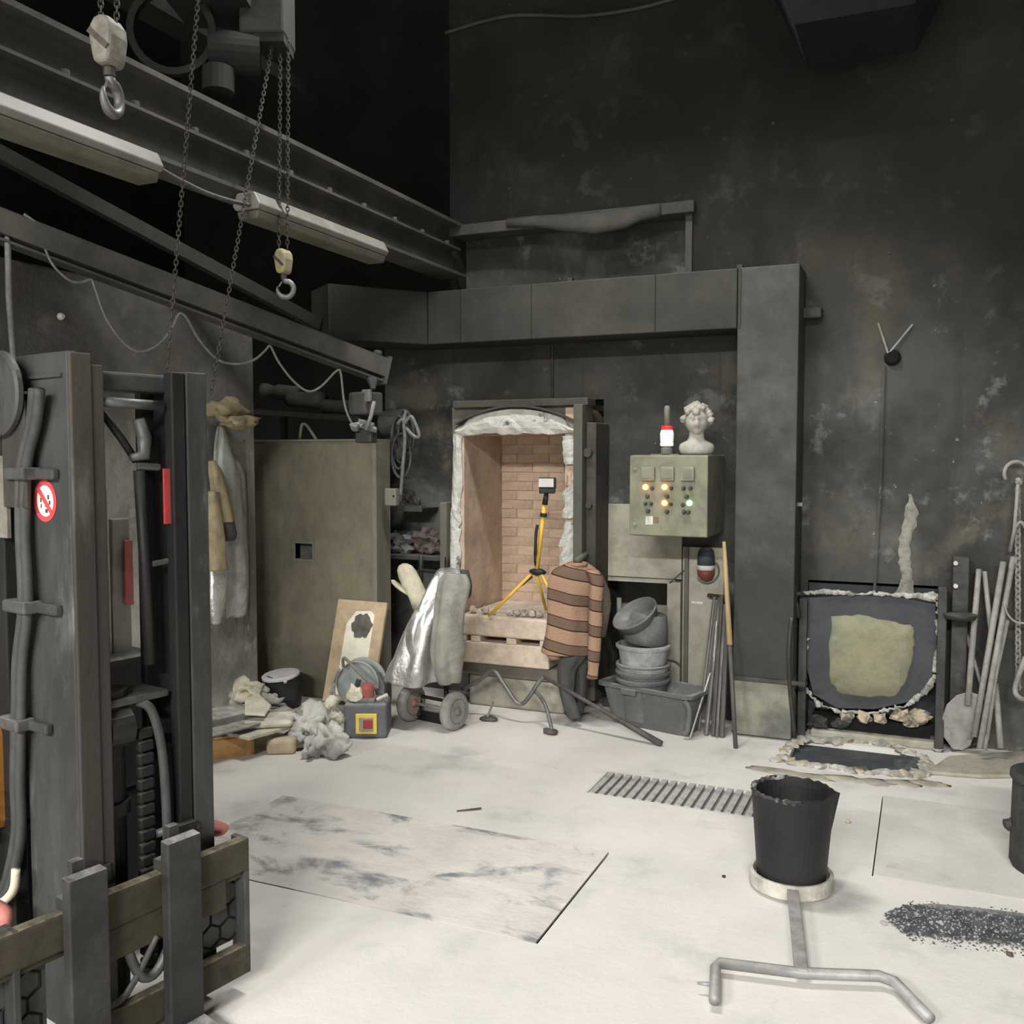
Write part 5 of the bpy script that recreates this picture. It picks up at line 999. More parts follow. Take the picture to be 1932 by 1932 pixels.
# ================================================================ MACHINE WITH CABLE DRUM
G0 = fl(690, 1394); gx = RH; gz = Vector((0, 0, 1))
t = thing('site_pump', 'blue grey portable machine with yellow framed red switch on the floor', 'machine', G0 + FH * .1)
rz_ = YAW
def gb(u0, u1, d0, d1, z0, z1, name, mt, par, bev=.01, taper=1.0):
    c = G0 + gx * ((u0 + u1) / 2) + FH * ((d0 + d1) / 2) + gz * ((z0 + z1) / 2); h = Vector(((u1 - u0) / 2, (d1 - d0) / 2, (z1 - z0) / 2)); m = MB(); m.box(c - h, c + h, rz=YAW, taper=taper); return m.build(name, mt, par, bevel=bev, seg=3)
gb(-.125, .120, 0, .22, .0, .20, 'case', 'case_navy', t, .02)
f_ = gb(-.055, .065, -.012, .004, .03, .145, 'switch_plate', 'switch_yellow', t, .004)
gb(-.035, .045, -.016, -.010, .045, .125, 'switch_inset', 'switch_inset', f_, .002)
gb(-.01, .04, -.026, -.014, .065, .115, 'rocker', 'red_paint', f_, .004)
gb(-.05, .05, .02, .12, .20, .225, 'cap_base', 'hub_grey', t, .006)
c = G0 + FH * .07 + gz * .225; m = MB(); m.lathe([(.042, 0), (.040, .05), (.034, .075), (.012, .08)], c, n=18); m.build('cap', 'dim_red', t, smooth=False)
m = MB(); c = G0 - gx * .065 + FH * .05 + gz * .24; m.blob(c, (.055, .03, .05), 3, .4, 2, 2); m.build('rag', 'paper_cream', t)
m = MB(); a = G0 + gx * .06 + FH * .04 + gz * .215; m.tube([a, a + gx * .06 + gz * .03], .010, 8); m.build('tap', 'off_white', t)
t = thing('cable_drum', 'round grey cable drum with tube handle behind the blue grey machine', 'cable drum', G0 + FH * .3)
c = pl(676, 1290, 4.86); ax_ = (-FH * .9 - RH * .25 + gz * .12).normalized()
m = MB(); m.lathe([(.15, 0), (.155, .01), (.155, .02), (.14, .03)], c - ax_ * .09, ax_, 36); m.build('rear_flange', 'drum_grey', t)
m = MB(); m.lathe([(.135, 0), (.138, .004), (.138, .014), (.130, .020), (.125, .014), (.03, .012)], c, ax_, 36); m.build('front_flange', 'drum_grey', t, smooth=False)
m = MB(); m.cyl(c - ax_ * .08, c, .10, n=28); m.build('cable_winding', 'cable_dark', t)
m = MB(); m.bar(c + ax_ * .022 - gz * .06 - RH * .012, c + ax_ * .022 + gz * .03 + RH * .012, .03, .006, up=ax_); m.build('slot', 'knob_black', t)
m = MB(); m.tube(smooth_path([pl(648, 1258, 4.80), pl(647, 1246, 4.79), pl(652, 1243, 4.78), pl(680, 1272, 4.76), pl(712, 1301, 4.74)], 4), .009, 8); m.build('handle', 'hook_pale', t, smooth=True)
for pts in ([(632, 1290), (622, 1322), (632, 1345), (640, 1390)], [(640, 1262), (630, 1290), (634, 1330), (652, 1368)], [(716, 1268), (728, 1295), (726, 1325)], [(708, 1300), (716, 1320), (722, 1335)]):
    m = MB(); m.tube(smooth_path([pl(x, y, 4.80) for x, y in pts], 5), .008, 7); m.build('loose_cable', 'drum_grey' if pts[0][0] < 650 else 'cable_dark', t, smooth=True)
# lidded black bucket
q = fl(538, 1332); t = thing('lidded_bucket', 'black bucket with pale jagged lid standing by the pier', 'bucket', q)
m = MB(); m.lathe([(.098, .002), (.102, .02), (.112, .20), (.114, .205)], q, n=32); m.build('shell', 'bucket_black', t, smooth=False)
m = MB(); m.lathe([(.118, .196), (.120, .200), (.120, .212), (.114, .217), (.02, .216)], q, (-.06, -.12, 1), n=32, jit=.012); m.build('lid', 'lid_pale', t)
m = MB(); m.blob(pl(538, 1286, 4.72), .012, 2, .1); m.build('bail_boss', 'off_white', t)
# ================================================================ HEAP AT THE FOOT OF THE PIER
def flat(name, pts, z0, h, mt, label, cat, bev=.004, group=None):
    m = MB(); m.prism([fl(x, y, z0) for x, y in pts], (0, 0, h)); return tag(m.build(name, mt, bevel=bev), label, cat, group)
t = thing('wooden_crate', 'low orange wooden crate at the foot of the heap', 'crate', fl(430, 1430))
a, b = fl(352, 1440), fl(480, 1424); dv = (b - a).normalized(); pv = Vector((-dv.y, dv.x, 0))
m = MB(); m.bar(a + gz * .05 + pv * .01, b + gz * .05 + pv * .01, .02, .10); m.build('side_plank', 'pallet_wood', t)
m = MB(); m.bar(b + gz * .05 - dv * .012, b + gz * .05 + pv * .30 - dv * .012, .024, .10); m.build('end_plank', 'pallet_wood', t)
m = MB(); m.bar(a + gz * .05 + pv * .30, b + gz * .05 + pv * .30, .02, .10); m.build('side_plank', 'pallet_wood', t)
for k in range(3): m = MB(); m.bar(a + gz * .108 + pv * (.05 + .1 * k), b + gz * .108 + pv * (.05 + .1 * k), .08, .014); m.build('slat', 'pallet_wood', t)
flat('plaster_slab', [(410, 1384), (470, 1398), (560, 1372), (556, 1352), (500, 1342), (430, 1362)], .115, .02, 'sack_dusty', 'pale dusty slab lying across the crate', 'slab')
flat('plaster_slab', [(455, 1378), (552, 1372), (556, 1352), (470, 1356)], .138, .035, 'sack_dusty', 'folded dusty sack on top of the pale slab', 'sack', .015)
m = MB(); q = fl(533, 1420); m.box(q + Vector((-.085, -.045, 0)), q + Vector((.07, .06, .085)), rz=.5); tag(m.build('clay_block', 'stone_cream', bevel=.022, seg=3), 'cream coloured rounded block on the floor before the heap', 'block')
t = thing('steel_trough', 'grey dusty steel box section lying at the left of the heap', 'steel box', fl(420, 1392, 0))
a, b = fl(370, 1372, .16), fl(462, 1350, .16); m = MB(); m.bar(a, b, .22, .10); m.build('box_section', 'steel_dusty', t, bevel=.006)
flat('dusty_board', [(392, 1395), (470, 1375), (560, 1345), (540, 1335), (450, 1360), (390, 1380)], .16, .012, 'steel_dusty', 'grey thin board under the steel box section', 'board')
flat('dusty_plate', [(462, 1350), (500, 1352), (512, 1334), (488, 1312), (462, 1322)], .2, .012, 'sack_dusty', 'cream plate leaning on the right of the steel box section', 'plate')
random.seed(12)
def crumple(name, c, r, sd, mt, label, cat, amp=.45, fr=1.7, sub=4, rough=.12):
    m = MB(); m.blob(c, r, sd, amp, sub, fr, rough)
    for i in range(len(m.v)):
        p = m.v[i]; q = p * 16 + Vector((sd, sd * 2.0, 0)); m.v[i] = p + noise.noise_vector(q) * .022 + Vector((0, 0, 1)) * (abs(noise.noise(q * 1.6)) * .03); m.v[i].z = max(m.v[i].z, .002)
    return tag(m.build(name, mt, smooth=True), label, cat)
crumple('cloth_bundle', pl(466, 1306, 4.62), (.11, .09, .065), 3, 'canvas_beige', 'crumpled cream cloth bundle on top of the heap', 'cloth')
crumple('cloth_bundle', pl(500, 1328, 4.6), (.12, .08, .04), 8, 'steel_dusty', 'flat grey rag behind the folded sack', 'rag')
crumple('foil_glove', fl(585, 1375, .09), (.10, .10, .10), 5, 'foil_grey', 'crumpled silvery grey glove pile right of the heap', 'gloves', .55)
crumple('foil_glove', fl(622, 1400, .07), (.10, .085, .085), 14, 'foil_grey', 'crumpled grey foil jacket next to the blue grey machine', 'jacket', .6)
crumple('foil_glove', fl(598, 1408, .045), (.055, .10, .05), 22, 'foil_grey', 'silvery glove finger hanging to the floor before the foil jacket', 'glove', .4)
crumple('cloth_bundle', fl(612, 1352, .12), (.09, .09, .075), 31, 'sack_dusty', 'dusty cream bag leaning between board and foil glove', 'bag', .5)
crumple('foil_glove', fl(560, 1395, .05), (.06, .05, .05), 27, 'foil_grey', 'small grey crumpled cuff beside the cream block', 'cuff', .4)
# ================================================================ CLOTHES HANGING ON THE PIER
XP = -3.93
def pr_(px, py, d=.05): return plx(px, py, XP + d)
AY = Vector((0, 1, 0)); BX = Vector((1, 0, 0))
def wr(px0, px1, py, b, d=.06): p = plx(px0, py, XP + d); q = plx(px1, py, XP + d); return ((p + q) / 2, (q - p).length / 2, b)
t = thing('hanging_coat', 'long silver grey protective coat hanging on the pier', 'coat', pr_(440, 1190))
m = MB(); m.cloth([wr(412, 420, 802, .02), wr(408, 428, 825, .035), wr(405, 438, 855, .045), wr(406, 452, 890, .05), wr(408, 458, 930, .05), wr(412, 460, 970, .05), wr(418, 462, 1020, .05), wr(424, 464, 1070, .05), wr(426, 466, 1120, .05), wr(426, 464, 1163, .045)], 52, .10, 4, .8, amp=.018, A=AY, B=BX); m.build('body', 'coat_silver', t, smooth=True)
m = MB(); m.cloth([wr(396, 428, 1070, .03, .1), wr(396, 426, 1110, .035, .11), wr(398, 422, 1150, .03, .11), wr(402, 418, 1176, .02, .11)], 16, .06, 3, 1, A=AY, B=BX); m.build('silver_flap', 'aluminised', t, smooth=True)
m = MB(); m.tube(smooth_path([pr_(460, 830, .03), pr_(468, 950, .03), pr_(472, 1080, .03), pr_(468, 1200, .03)], 5), .006, 6); m.build('cord', 'cable_grey', t, smooth=True)
t = thing('leather_sleeves', 'tan leather apron sleeves hanging over the silver coat', 'apron', pr_(415, 1075))
m = MB(); m.cloth([wr(396, 402, 868, .02, .13), wr(398, 418, 895, .03, .14), wr(403, 428, 930, .035, .14), wr(410, 434, 960, .035, .14), wr(416, 440, 984, .03, .14)], 28, .11, 3, 1, A=AY, B=BX); m.build('sleeve', 'leather_beige', t, smooth=True)
m = MB(); m.cloth([wr(392, 412, 928, .03, .16), wr(392, 416, 960, .035, .16), wr(393, 421, 1000, .04, .16), wr(394, 425, 1045, .04, .16), wr(394, 428, 1076, .035, .16)], 28, .11, 3, 2, A=AY, B=BX); m.build('sleeve', 'leather_beige', t, smooth=True)
m = MB(); m.cloth([wr(420, 440, 984, .026, .14), wr(422, 444, 1010, .03, .14), wr(426, 440, 1022, .02, .14)], 12, .04, 3, 2, A=AY, B=BX); m.build('cuff', 'cloth_dark', t, smooth=True)
t = thing('gauntlet_pair', 'pair of stiff tan gauntlets lying on a peg above the hanging coat', 'gauntlets', pr_(440, 790))
m = MB(); m.blob(plx(425, 772, XP + .10), (.06, .15, .055), 5, .55, 3, 1.9, .12); m.build('glove', 'leather_beige', t, smooth=True)
m = MB(); m.blob(plx(455, 795, XP + .13), (.06, .16, .04), 11, .5, 3, 1.8, .12); m.build('glove', 'leather_beige', t, smooth=True)
m = MB(); m.tube([plx(405, 800, XP - .02), plx(405, 800, XP + .16)], .012, 8); m.build('peg', 'dark_steel', t)
# ================================================================ OVERHEAD: girder, luminaires, jib, hoists
GX = -2.93
t = thing('crane_girder', 'sooty crane runway girder running along the left side overhead', 'girder', (GX, 2.6, 2.78))
m = MB(); m.box((GX - .012, -1.0, 2.79), (GX + .012, 5.74, 3.10)); m.build('web', 'girder_soot', t)
m = MB(); m.box((GX - .10, -1.0, 3.095), (GX + .10, 5.74, 3.118)); m.build('top_flange', 'girder_soot', t)
m = MB(); m.box((GX - .10, -1.0, 2.778), (GX + .10, 5.74, 2.796)); m.build('bottom_flange', 'girder_soot', t)
m = MB(); m.box((GX + .012, -1.0, 2.945), (GX + .085, 5.70, 2.958)); m.build('conductor_angle', 'girder_soot', t)
m = MB(); m.bar((GX + .02, -1, 3.132), (GX + .02, 5.74, 3.132), .045, .028); m.build('rail', 'beam_soot', t)
k = 0
for i in range(16):
    y = .6 + i * .33; m = MB(); m.cyl((GX + .06, y, 2.955), (GX + .06, y, 2.982), .016, n=8)
    if i == 0: pb = m.build('bolt', 'beam_soot', t); y0 = y
    else: b = copy_part(pb, t, loc=(0, y - y0, 0))
m = MB(); m.box((-3.80, 1.0, 3.86), (-3.62, 5.2, 3.94)); tag(m.build('roof_beam', 'hoist_black'), 'faint sooty beam high up behind the crane girder', 'beam')
def luminaire(y0, y1, lab):
    x, z = GX + .16, 2.70; t = thing('tube_luminaire', lab, 'lamp', (x, (y0 + y1) / 2, z), group='unlit luminaires below the crane girder')
    m = MB(); m.prism([(x - .05, y0, z + .055), (x + .045, y0, z + .055), (x + .075, y0, z - .0), (x + .06, y0, z - .02), (x - .06, y0, z - .02), (x - .075, y0, z)], (0, y1 - y0, 0)); m.build('housing', 'lamp_enamel', t, bevel=.006)
    m = MB(); m.prism([(x - .06, y0 + .01, z - .022), (x + .062, y0 + .01, z - .022), (x + .05, y0 + .01, z - .06), (x - .05, y0 + .01, z - .06)], (0, y1 - y0 - .02, 0)); m.build('diffuser', 'lamp_cover', t, bevel=.008)
    for y in (y0 + .2, y1 - .2): m = MB(); m.box((x - .08, y - .012, z + .055), (x - .05, y + .012, z + .085)); m.build('bracket', 'girder_soot', t)
luminaire(plx(478, 400, GX + .2).y, plx(724, 492, GX + .2).y, 'grey unlit tube luminaire below the girder near the yellow hook block')
luminaire(plx(298, 325, GX + .2).y - 1.45, plx(298, 325, GX + .2).y, 'grey unlit tube luminaire below the girder at the left edge')
m = MB(); m.tube(smooth_path([plx(300, 318, GX + .18), plx(340, 340, GX + .18), plx(390, 364, GX + .18), plx(440, 380, GX + .18), plx(478, 388, GX + .18)], 5), .009, 7); tag(m.build('lamp_cable', 'cable_dark', smooth=True), 'sagging cable joining the two unlit luminaires', 'cable')
# wall jib beam
A_ = dp(-60, 404, 4.28); B_ = dp(722, 700, 5.72); d_ = (B_ - A_).normalized(); A_ = A_ - d_ * .9; side = d_.cross(Vector((0, 0, 1))).normalized(); upj = side.cross(d_)
t = thing('jib_beam', 'grey wall mounted jib beam sloping down toward the kiln', 'jib crane', A_)
m = MB(); m.bar(A_, B_, .012, .125); m.build('web', 'beam_soot', t)
m = MB(); m.bar(A_ + upj * .066, B_ + upj * .066, .10, .012); m.build('top_flange', 'beam_soot', t)
m = MB(); m.bar(A_ - upj * .066, B_ - upj * .066, .10, .012); m.build('bottom_flange', 'beam_soot', t)
m = MB(); m.bar(A_ + side * .05 + upj * .012, B_ + side * .05 + upj * .012, .012, .105, up=upj); m.build('cover_plate', 'beam_soot', t)
m = MB(); m.bar(B_ - d_ * .008, B_ + d_ * .008, .13, .17); m.build('end_plate', 'beam_soot', t)
m = MB(); m.blob(B_ + upj * .09 - d_ * .06, (.03, .03, .022), 2, .2); m.build('end_bolt', 'beam_soot', t)
p, q = dp(600, 612, 5.9), dp(-60, 258, 4.5); q = q + (q - p).normalized() * 1.2; m = MB(); m.bar(p, q, .06, .07); tag(m.build('jib_tie', 'beam_dim'), 'faint diagonal tie bar behind the jib beam', 'tie bar')
# festoon cable
fs_ = [(45, 404), (72, 425), (82, 460), (100, 500), (130, 528), (150, 533), (172, 528), (178, 540), (200, 600), (235, 648), (265, 664), (300, 650), (325, 618), (338, 592), (352, 600), (375, 640), (410, 678), (445, 687), (478, 680), (500, 662), (510, 653), (524, 680), (550, 715), (580, 738), (605, 730), (635, 700), (643, 705), (648, 750), (655, 780), (668, 806)]
pts = [dp(x, y, 4.36 + (5.55 - 4.36) * (x / 690) - .06) for x, y in fs_]
m = MB(); m.tube(smooth_path(pts, 4), .0065, 7); tag(m.build('festoon_cable', 'cable_grey', smooth=True), 'pale festoon cable hanging in loops below the jib beam', 'cable')
# hoist on the jib end
q = dp(690, 760, 5.5); t = thing('jib_hoist', 'dusty electric hoist hanging below the end of the jib beam', 'hoist', q)
m = MB(); m.box(q + Vector((-.075, -.07, -.07)), q + Vector((.075, .07, .06)), rz=-.3); m.build('motor_box', 'beam_soot', t, bevel=.015, seg=3)
m = MB(); m.tube([dp(703, 716, 5.55), dp(704, 735, 5.52)], [.035, .012], 8); m.build('trolley_hanger', 'beam_soot', t)
m = MB(); m.box(q + Vector((.02, -.085, .0)), q + Vector((.085, -.06, .07)), rz=-.3); m.build('cover', 'cable_grey', t, bevel=.006)
m = MB(); m.tube([dp(706, 758, 5.38), dp(700, 785, 5.36), dp(690, 812, 5.36)], .012, 8); m.build('strap', 'cable_grey', t, smooth=True)
for i, (x, y, r) in enumerate(((672, 805, .032), (684, 800, .036), (696, 804, .034), (703, 810, .026))):
    m = MB(); m.blob(dp(x, y, 5.44), (r, r, r * .8), i, .4, 2); m.build('dust_clump', 'cable_grey', t)
m = MB(); c = dp(690, 826, 5.47); m.box(c + Vector((-.055, -.03, -.03)), c + Vector((.055, .04, .045))); m.build('bottom_block', 'dark_steel', t, bevel=.01)
# big chain hoist near the top
def hoist_block(x, y, D, sc, pal, lab, face, wx=.8, hface=0.0):
    q = dp(x, y, D); t = thing('hook_block', lab, 'hook block', q)
    R2 = (RH * math.cos(face) + FH * math.sin(face)); F2 = (FH * math.cos(face) - RH * math.sin(face)); uz_ = Vector((0, 0, 1))
    prof = [(-.30, -.48), (.30, -.48), (.40, -.2), (.48, .1), (.44, .34), (.26, .50), (0, .56), (-.26, .50), (-.44, .34), (-.48, .1), (-.40, -.2)]
    m = MB(); m.prism([q + R2 * (a * sc * wx) + uz_ * (b * sc) - F2 * (.32 * sc) for a, b in prof], F2 * (.64 * sc)); m.build('housing', pal, t, bevel=.12 * sc, seg=3)
    m = MB(); m.bar(q - F2 * (.33 * sc) + R2 * (-.25 * sc) + uz_ * (.22 * sc), q - F2 * (.33 * sc) + R2 * (.2 * sc) - uz_ * (.18 * sc), .03 * sc, .12 * sc, up=R2); m.build('stripe', 'sign_dark', t)
    m = MB(); m.cyl(q - uz_ * (.48 * sc), q - uz_ * (.68 * sc), .13 * sc, n=12); m.build('swivel', 'dark_steel', t)
    R2 = (RH * math.cos(hface) + FH * math.sin(hface))
    hc2 = q - uz_ * (1.10 * sc) + R2 * (.06 * sc); pts = [q - uz_ * (.66 * sc), q - uz_ * (.78 * sc) + R2 * (.06 * sc)] + arc(hc2, R2, uz_, .34 * sc, 1.1, -3.5, 16)
    n = len(pts); m = MB(); m.tube(pts, [.11 * sc] + [.115 * sc] * (n - 6) + [.10 * sc, .09 * sc, .075 * sc, .055 * sc, .03 * sc], 10); m.build('hook', 'hook_steel', t, smooth=True)
    m = MB(); m.tube([q - uz_ * (.80 * sc) - R2 * (.08 * sc), hc2 + R2 * (-.27 * sc) + uz_ * (.1 * sc)], .035 * sc, 7); m.build('safety_latch', 'hook_steel', t)
    return q
q2 = hoist_block(535, 495, 4.3, .108, 'hook_yellow', 'yellowish hook block with open steel hook hanging over the kiln door', -.4, .62, 0.0)
q1 = hoist_block(205, 84, 3.0, .145, 'hook_pale', 'dirty white hook block hanging at the upper left edge', -.25, .62, 1.45)
def hchain(a, b, lab, link=.026, wire=.0028, wd=.0072):
    m = MB(); chain(m, a, b, link, wire, wd); return tag(m.build('hoist_chain', 'chain_steel'), lab, 'chain', 'hoist chains overhead')
hchain(q2 + RH * -.02 + Vector((0, 0, .06)), dp(529, 78, 4.33), 'left chain of the pair holding the yellowish hook block')
hchain(q2 + RH * .018 + Vector((0, 0, .06)), dp(544, 78, 4.33), 'right chain of the pair holding the yellowish hook block')
hchain(q1 + RH * -.022 + Vector((0, 0, .06)), dp(188, -120, 3.02), 'left chain above the dirty white hook block')
hchain(q1 + RH * .026 + Vector((0, 0, .06)), dp(224, -120, 3.02), 'right chain above the dirty white hook block')
hchain(dp(381, -90, 3.65), dp(314, 712, 3.65), 'long slanting chain left of the centre pair, falling behind the forklift mast')
hchain(dp(514, 82, 4.3), dp(398, 742, 3.95), 'long slanting chain from the hoist box down to the hanging coat')
t = thing('chain_hoist', 'sooty box shaped chain hoist at the top of the frame', 'hoist', dp(505, 40, 4.35))
q = dp(505, 30, 4.35); m = MB(); m.box(q + Vector((-.10, -.12, -.125)), q + Vector((.10, .12, .28)), rz=YAW); m.build('body', 'beam_dim', t, bevel=.012)
m = MB(); m.box(q + Vector((-.03, -.10, -.16)), q + Vector((.10, .10, -.125)), rz=YAW); m.build('chain_guide', 'hoist_black', t)
m = MB(); m.bar(q + Vector((0, 0, .28)), q + Vector((0, 0, 1.2)), .06, .06); m.build('hanger', 'hoist_black', t)
t = thing('trolley_hoist', 'black trolley hoist with round drum above the girder at the upper left', 'hoist', dp(340, 80, 4.2))
c = dp(325, 60, 4.2)
m = MB(); m.lathe([(.16, -.02), (.19, -.02), (.19, .02), (.16, .02)], c, (.5, -.8, 0), 28, cap0=False, cap1=False); m.build('rope_wheel', 'hoist_black', t)
m = MB(); m.cyl(c + Vector((.1, .12, -.05)), c + Vector((.28, .25, -.05)), .09, n=20); m.build('motor', 'hoist_black', t)
m = MB(); m.cyl(dp(412, 130, 4.25), dp(412, 175, 4.25), .07, n=18); m.build('brake_can', 'hoist_black', t)
m = MB(); m.box(c + Vector((-.05, -.05, .12)), c + Vector((.3, .3, .7)), rz=.4); m.build('carriage', 'hoist_black', t)
# fume hood high on the right
t = thing('fume_hood', 'large black fume hood hanging at the upper right', 'hood', (-.35, 4.7, 3.45))
m = MB(); b0 = [(-.62, 4.75), (-.10, 4.75), (-.10, 5.3), (-.62, 5.3)]; b1 = [(-1.0, 4.3), (.25, 4.3), (.25, 5.7), (-1.0, 5.7)]
m.add([Vector((x, y, 3.62)) for x, y in b0] + [Vector((x, y, 4.5)) for x, y in b1], [(0, 1, 2, 3), (4, 5, 6, 7), (0, 1, 5, 4), (1, 2, 6, 5), (2, 3, 7, 6), (3, 0, 4, 7)]); m.build('hopper', 'void_black', t)
m = MB(); m.box((-.6, 4.7, 4.5), (-.1, 5.2, 6.9)); m.build('flue', 'void_black', t)
m = MB(); m.tube(smooth_path([pl(840, 62, YW - .02), pl(960, 30, YW - .02), pl(1100, 30, YW - .02), pl(1220, 12, YW - .02), pl(1320, -20, YW - .02)], 5), .012, 6); tag(m.build('wall_conduit', 'beam_soot', smooth=True), 'thin sooty conduit running across the top of the back wall', 'conduit')
m = MB(); m.tube([dp(14, 440, 4.37), dp(17, 560, 4.3), dp(27, 690, 4.2), dp(30, 760, 4.2)], .014, 8); tag(m.build('drop_cable', 'cable_grey', smooth=True), 'pale cable dropping behind the forklift mast at the left edge', 'cable')
# ================================================================ FORKLIFT
FA = math.radians(11.8); fu = Vector((math.sin(FA), math.cos(FA), 0)); fv = Vector((fu.y, -fu.x, 0)); FP = fl(352, 1962)
t = thing('forklift', 'dark grey forklift with worn mast, hoses and two steel forks at the left edge', 'forklift', FP, rz=-FA)
# local axes: x = forward (fork direction), y = across the carriage (near -> far), z up
def fb(a, b, name, mt, par=None, bev=.004, **k):
    m = MB(); m.box(a, b, **k); return m.build(name, mt, par or t, local=True, bevel=bev)
# forks
for y0, y1, zt in ((-.322, -.218, .562), (-.045, .060, .562)):
    m = MB(); m.prism([(0, y0, 0), (0.0, y0, zt), (-.035, y0, zt + .004), (-.035, y0, .02), (-.02, y0, 0)], (0, y1 - y0, 0)); f_ = m.build('fork', 'fork_steel', t, local=True, bevel=.004)
    m = MB(); m.prism([(-.02, y0, 0), (.95, y0, 0), (.95, y0, .012), (.05, y0, .038), (-.0, y0, .045)], (0, y1 - y0, 0)); m.build('tine', 'fork_steel', f_, local=True)
    m = MB(); m.box((-.085, y0 + .012, .40), (-.036, y1 - .012, .50)); m.build('hook_lug', 'fork_steel', f_, local=True)
    m = MB(); m.box((-.06, y0 + .03, zt - .01), (-.036, y0 + .06, zt + .03)); m.build('lock_pin', 'fork_steel', f_, local=True)
# carriage bars (near end runs out of frame)
fb((-.085, -.75, .372), (-.045, .262, .470), 'upper_carriage_bar', 'carriage_paint', bev=.008)
fb((-.085, -.75, .352), (-.06, .262, .371), 'carriage_ledge', 'carriage_paint')
fb((-.085, -.75, .060), (-.045, .262, .150), 'lower_carriage_bar', 'carriage_paint', bev=.008)
fb((-.060, -.2, .285), (-.05, .18, .372), 'carriage_web', 'carriage_paint')
for y in (-.42, .262): fb((-.11, y - .018, .060), (-.048, y, .470), 'carriage_side', 'mast_steel', bev=.003)
# hex mesh guard: frame of plate pieces with hex openings on both outer bays
def hexguard(y0, y1, z0, z1):
    g = fb((-.10, y0, z0), (-.096, y1, z1), 'guard_plate', 'mesh_guard', bev=0)
    r = .036; k = 0; z = z0 + .04
    while z < z1 - .02:
        y = y0 + .03 + (r * .87 if k % 2 else 0)
        while y < y1 - .02:
            pts = [(-.0955, y + r * math.sin(i * math.pi / 3), z + r * math.cos(i * math.pi / 3)) for i in range(6)]
            rim = MB(); rim.tube([Vector(p) for p in pts], .0042, 5, closed=True); rim.build('hex_rim', 'guard_hole', g, local=True)
            y += r * 1.74
        z += r * 1.5; k += 1
hexguard(.065, .245, .155, .350)
hexguard(-.60, -.335, .155, .345)
# rails: near outer rail (side face to camera), nested inner rails, far rails
yn0 = -.222; 
fb((-.37, yn0, .06), (-.120, yn0 + .03, 1.865), 'outer_rail_web', 'mast_steel', bev=.006)
fb((-.150, yn0 + .003, .06), (-.112, yn0 + .062, 1.862), 'outer_rail_flange', 'mast_rust', bev=.004)
fb((-.37, yn0 + .03, .06), (-.34, yn0 + .062, 1.862), 'outer_rail_flange', 'mast_dark')
fb((-.30, yn0 + .034, .08), (-.152, yn0 + .052, 1.845), 'inner_rail_web', 'mast_dark')
fb((-.160, yn0 + .060, .08), (-.118, yn0 + .098, 1.835), 'inner_rail_flange', 'mast_rust', bev=.004)
fb((-.30, .135, .06), (-.120, .165, 1.832), 'far_rail_web', 'mast_rust', bev=.006)
fb((-.150, .075, .06), (-.112, .117, 1.832), 'far_inner_flange', 'mast_dark', bev=.004)  # dark colour stands in for the shade of the channel cavity
fb((-.150, .122, .06), (-.112, .190, 1.835), 'far_outer_flange', 'mast_steel', bev=.004)
fb((-.29, .075, .06), (-.262, .134, 1.828), 'far_rear_flange', 'mast_dark')
fb((-.23, .094, .3), (-.152, .112, 1.826), 'far_channel_inside', 'mast_dark')
# top cross members
fb((-.24, yn0 + .06, 1.775), (-.16, .135, 1.825), 'top_crosshead', 'mast_steel', bev=.008)
m = MB(); m.tube([(-.14, -.12, 1.742), (-.14, .06, 1.738)], .014, 10); m.build('top_tie_rod', 'clamp_metal', t, local=True, smooth=True)
m = MB(); m.tube([(-.17, -.11, 1.73), (-.17, -.04, 1.64), (-.165, -.005, 1.585)], .011, 8); m.build('chain_anchor', 'mast_dark', t, local=True, smooth=True)
m = MB(); m.tube([(-.15, -.005, 1.70), (-.15, .012, 1.65), (-.15, .008, 1.60), (-.15, -.03, 1.595)], [.016, .020, .018, .010], 10); m.build('chain_clevis', 'clamp_metal', t, local=True, smooth=True)
m = MB(); m.tube([(-.15, -.01, 1.572), (-.15, .055, 1.568)], .010, 8); m.build('anchor_bolt', 'clamp_metal', t, local=True)
m = MB(); m.tube([(-.16, .0, 1.56), (-.16, .012, 1.3), (-.16, .02, 1.02)], .016, 8); m.build('lift_rod', 'mast_dark', t, local=True, smooth=True)
fb((-.135, .055, 1.41), (-.128, .078, 1.565), 'red_marker', 'red_paint', bev=.002)
fb((-.585, .215, 1.12), (-.575, .245, 1.33), 'red_rear_marker', 'dim_red', bev=.002)
m = MB(); m.tube([(-.15, .03, 1.30), (-.15, .09, 1.305)], .008, 8); m.build('stud', 'clamp_metal', t, local=True)
m = MB(); m.cyl((-.20, -.09, .10), (-.20, -.09, .92), .045, n=20); m.build('lift_cylinder', 'mast_dark', t, local=True, smooth=False)
for z in (.62, .82, .93): m = MB(); m.cyl((-.20, -.09, z), (-.20, -.09, z + .035), .056, n=20); m.build('cylinder_collar', 'mast_dark', t, local=True)
fb((-.26, -.165, .925), (-.13, .06, .945), 'chain_wheel_bracket', 'mast_steel', bev=.006)
m = MB(); m.cyl((-.18, -.12, .86), (-.18, -.05, .86), .06, n=20); m.build('chain_wheel', 'mast_dark', t, local=True)
proto = None
for i in range(20):   # leaf chain
    z = .15 + i * .036
    if proto is None: m = MB(); m.box((-.012, -.024, -.014), (.012, .024, .014)); proto = m.build('chain_link', 'mast_dark', t, local=True, bevel=.006); o = proto
    else: o = copy_part(proto, t)
    o.location = (-.145, -.012, z)
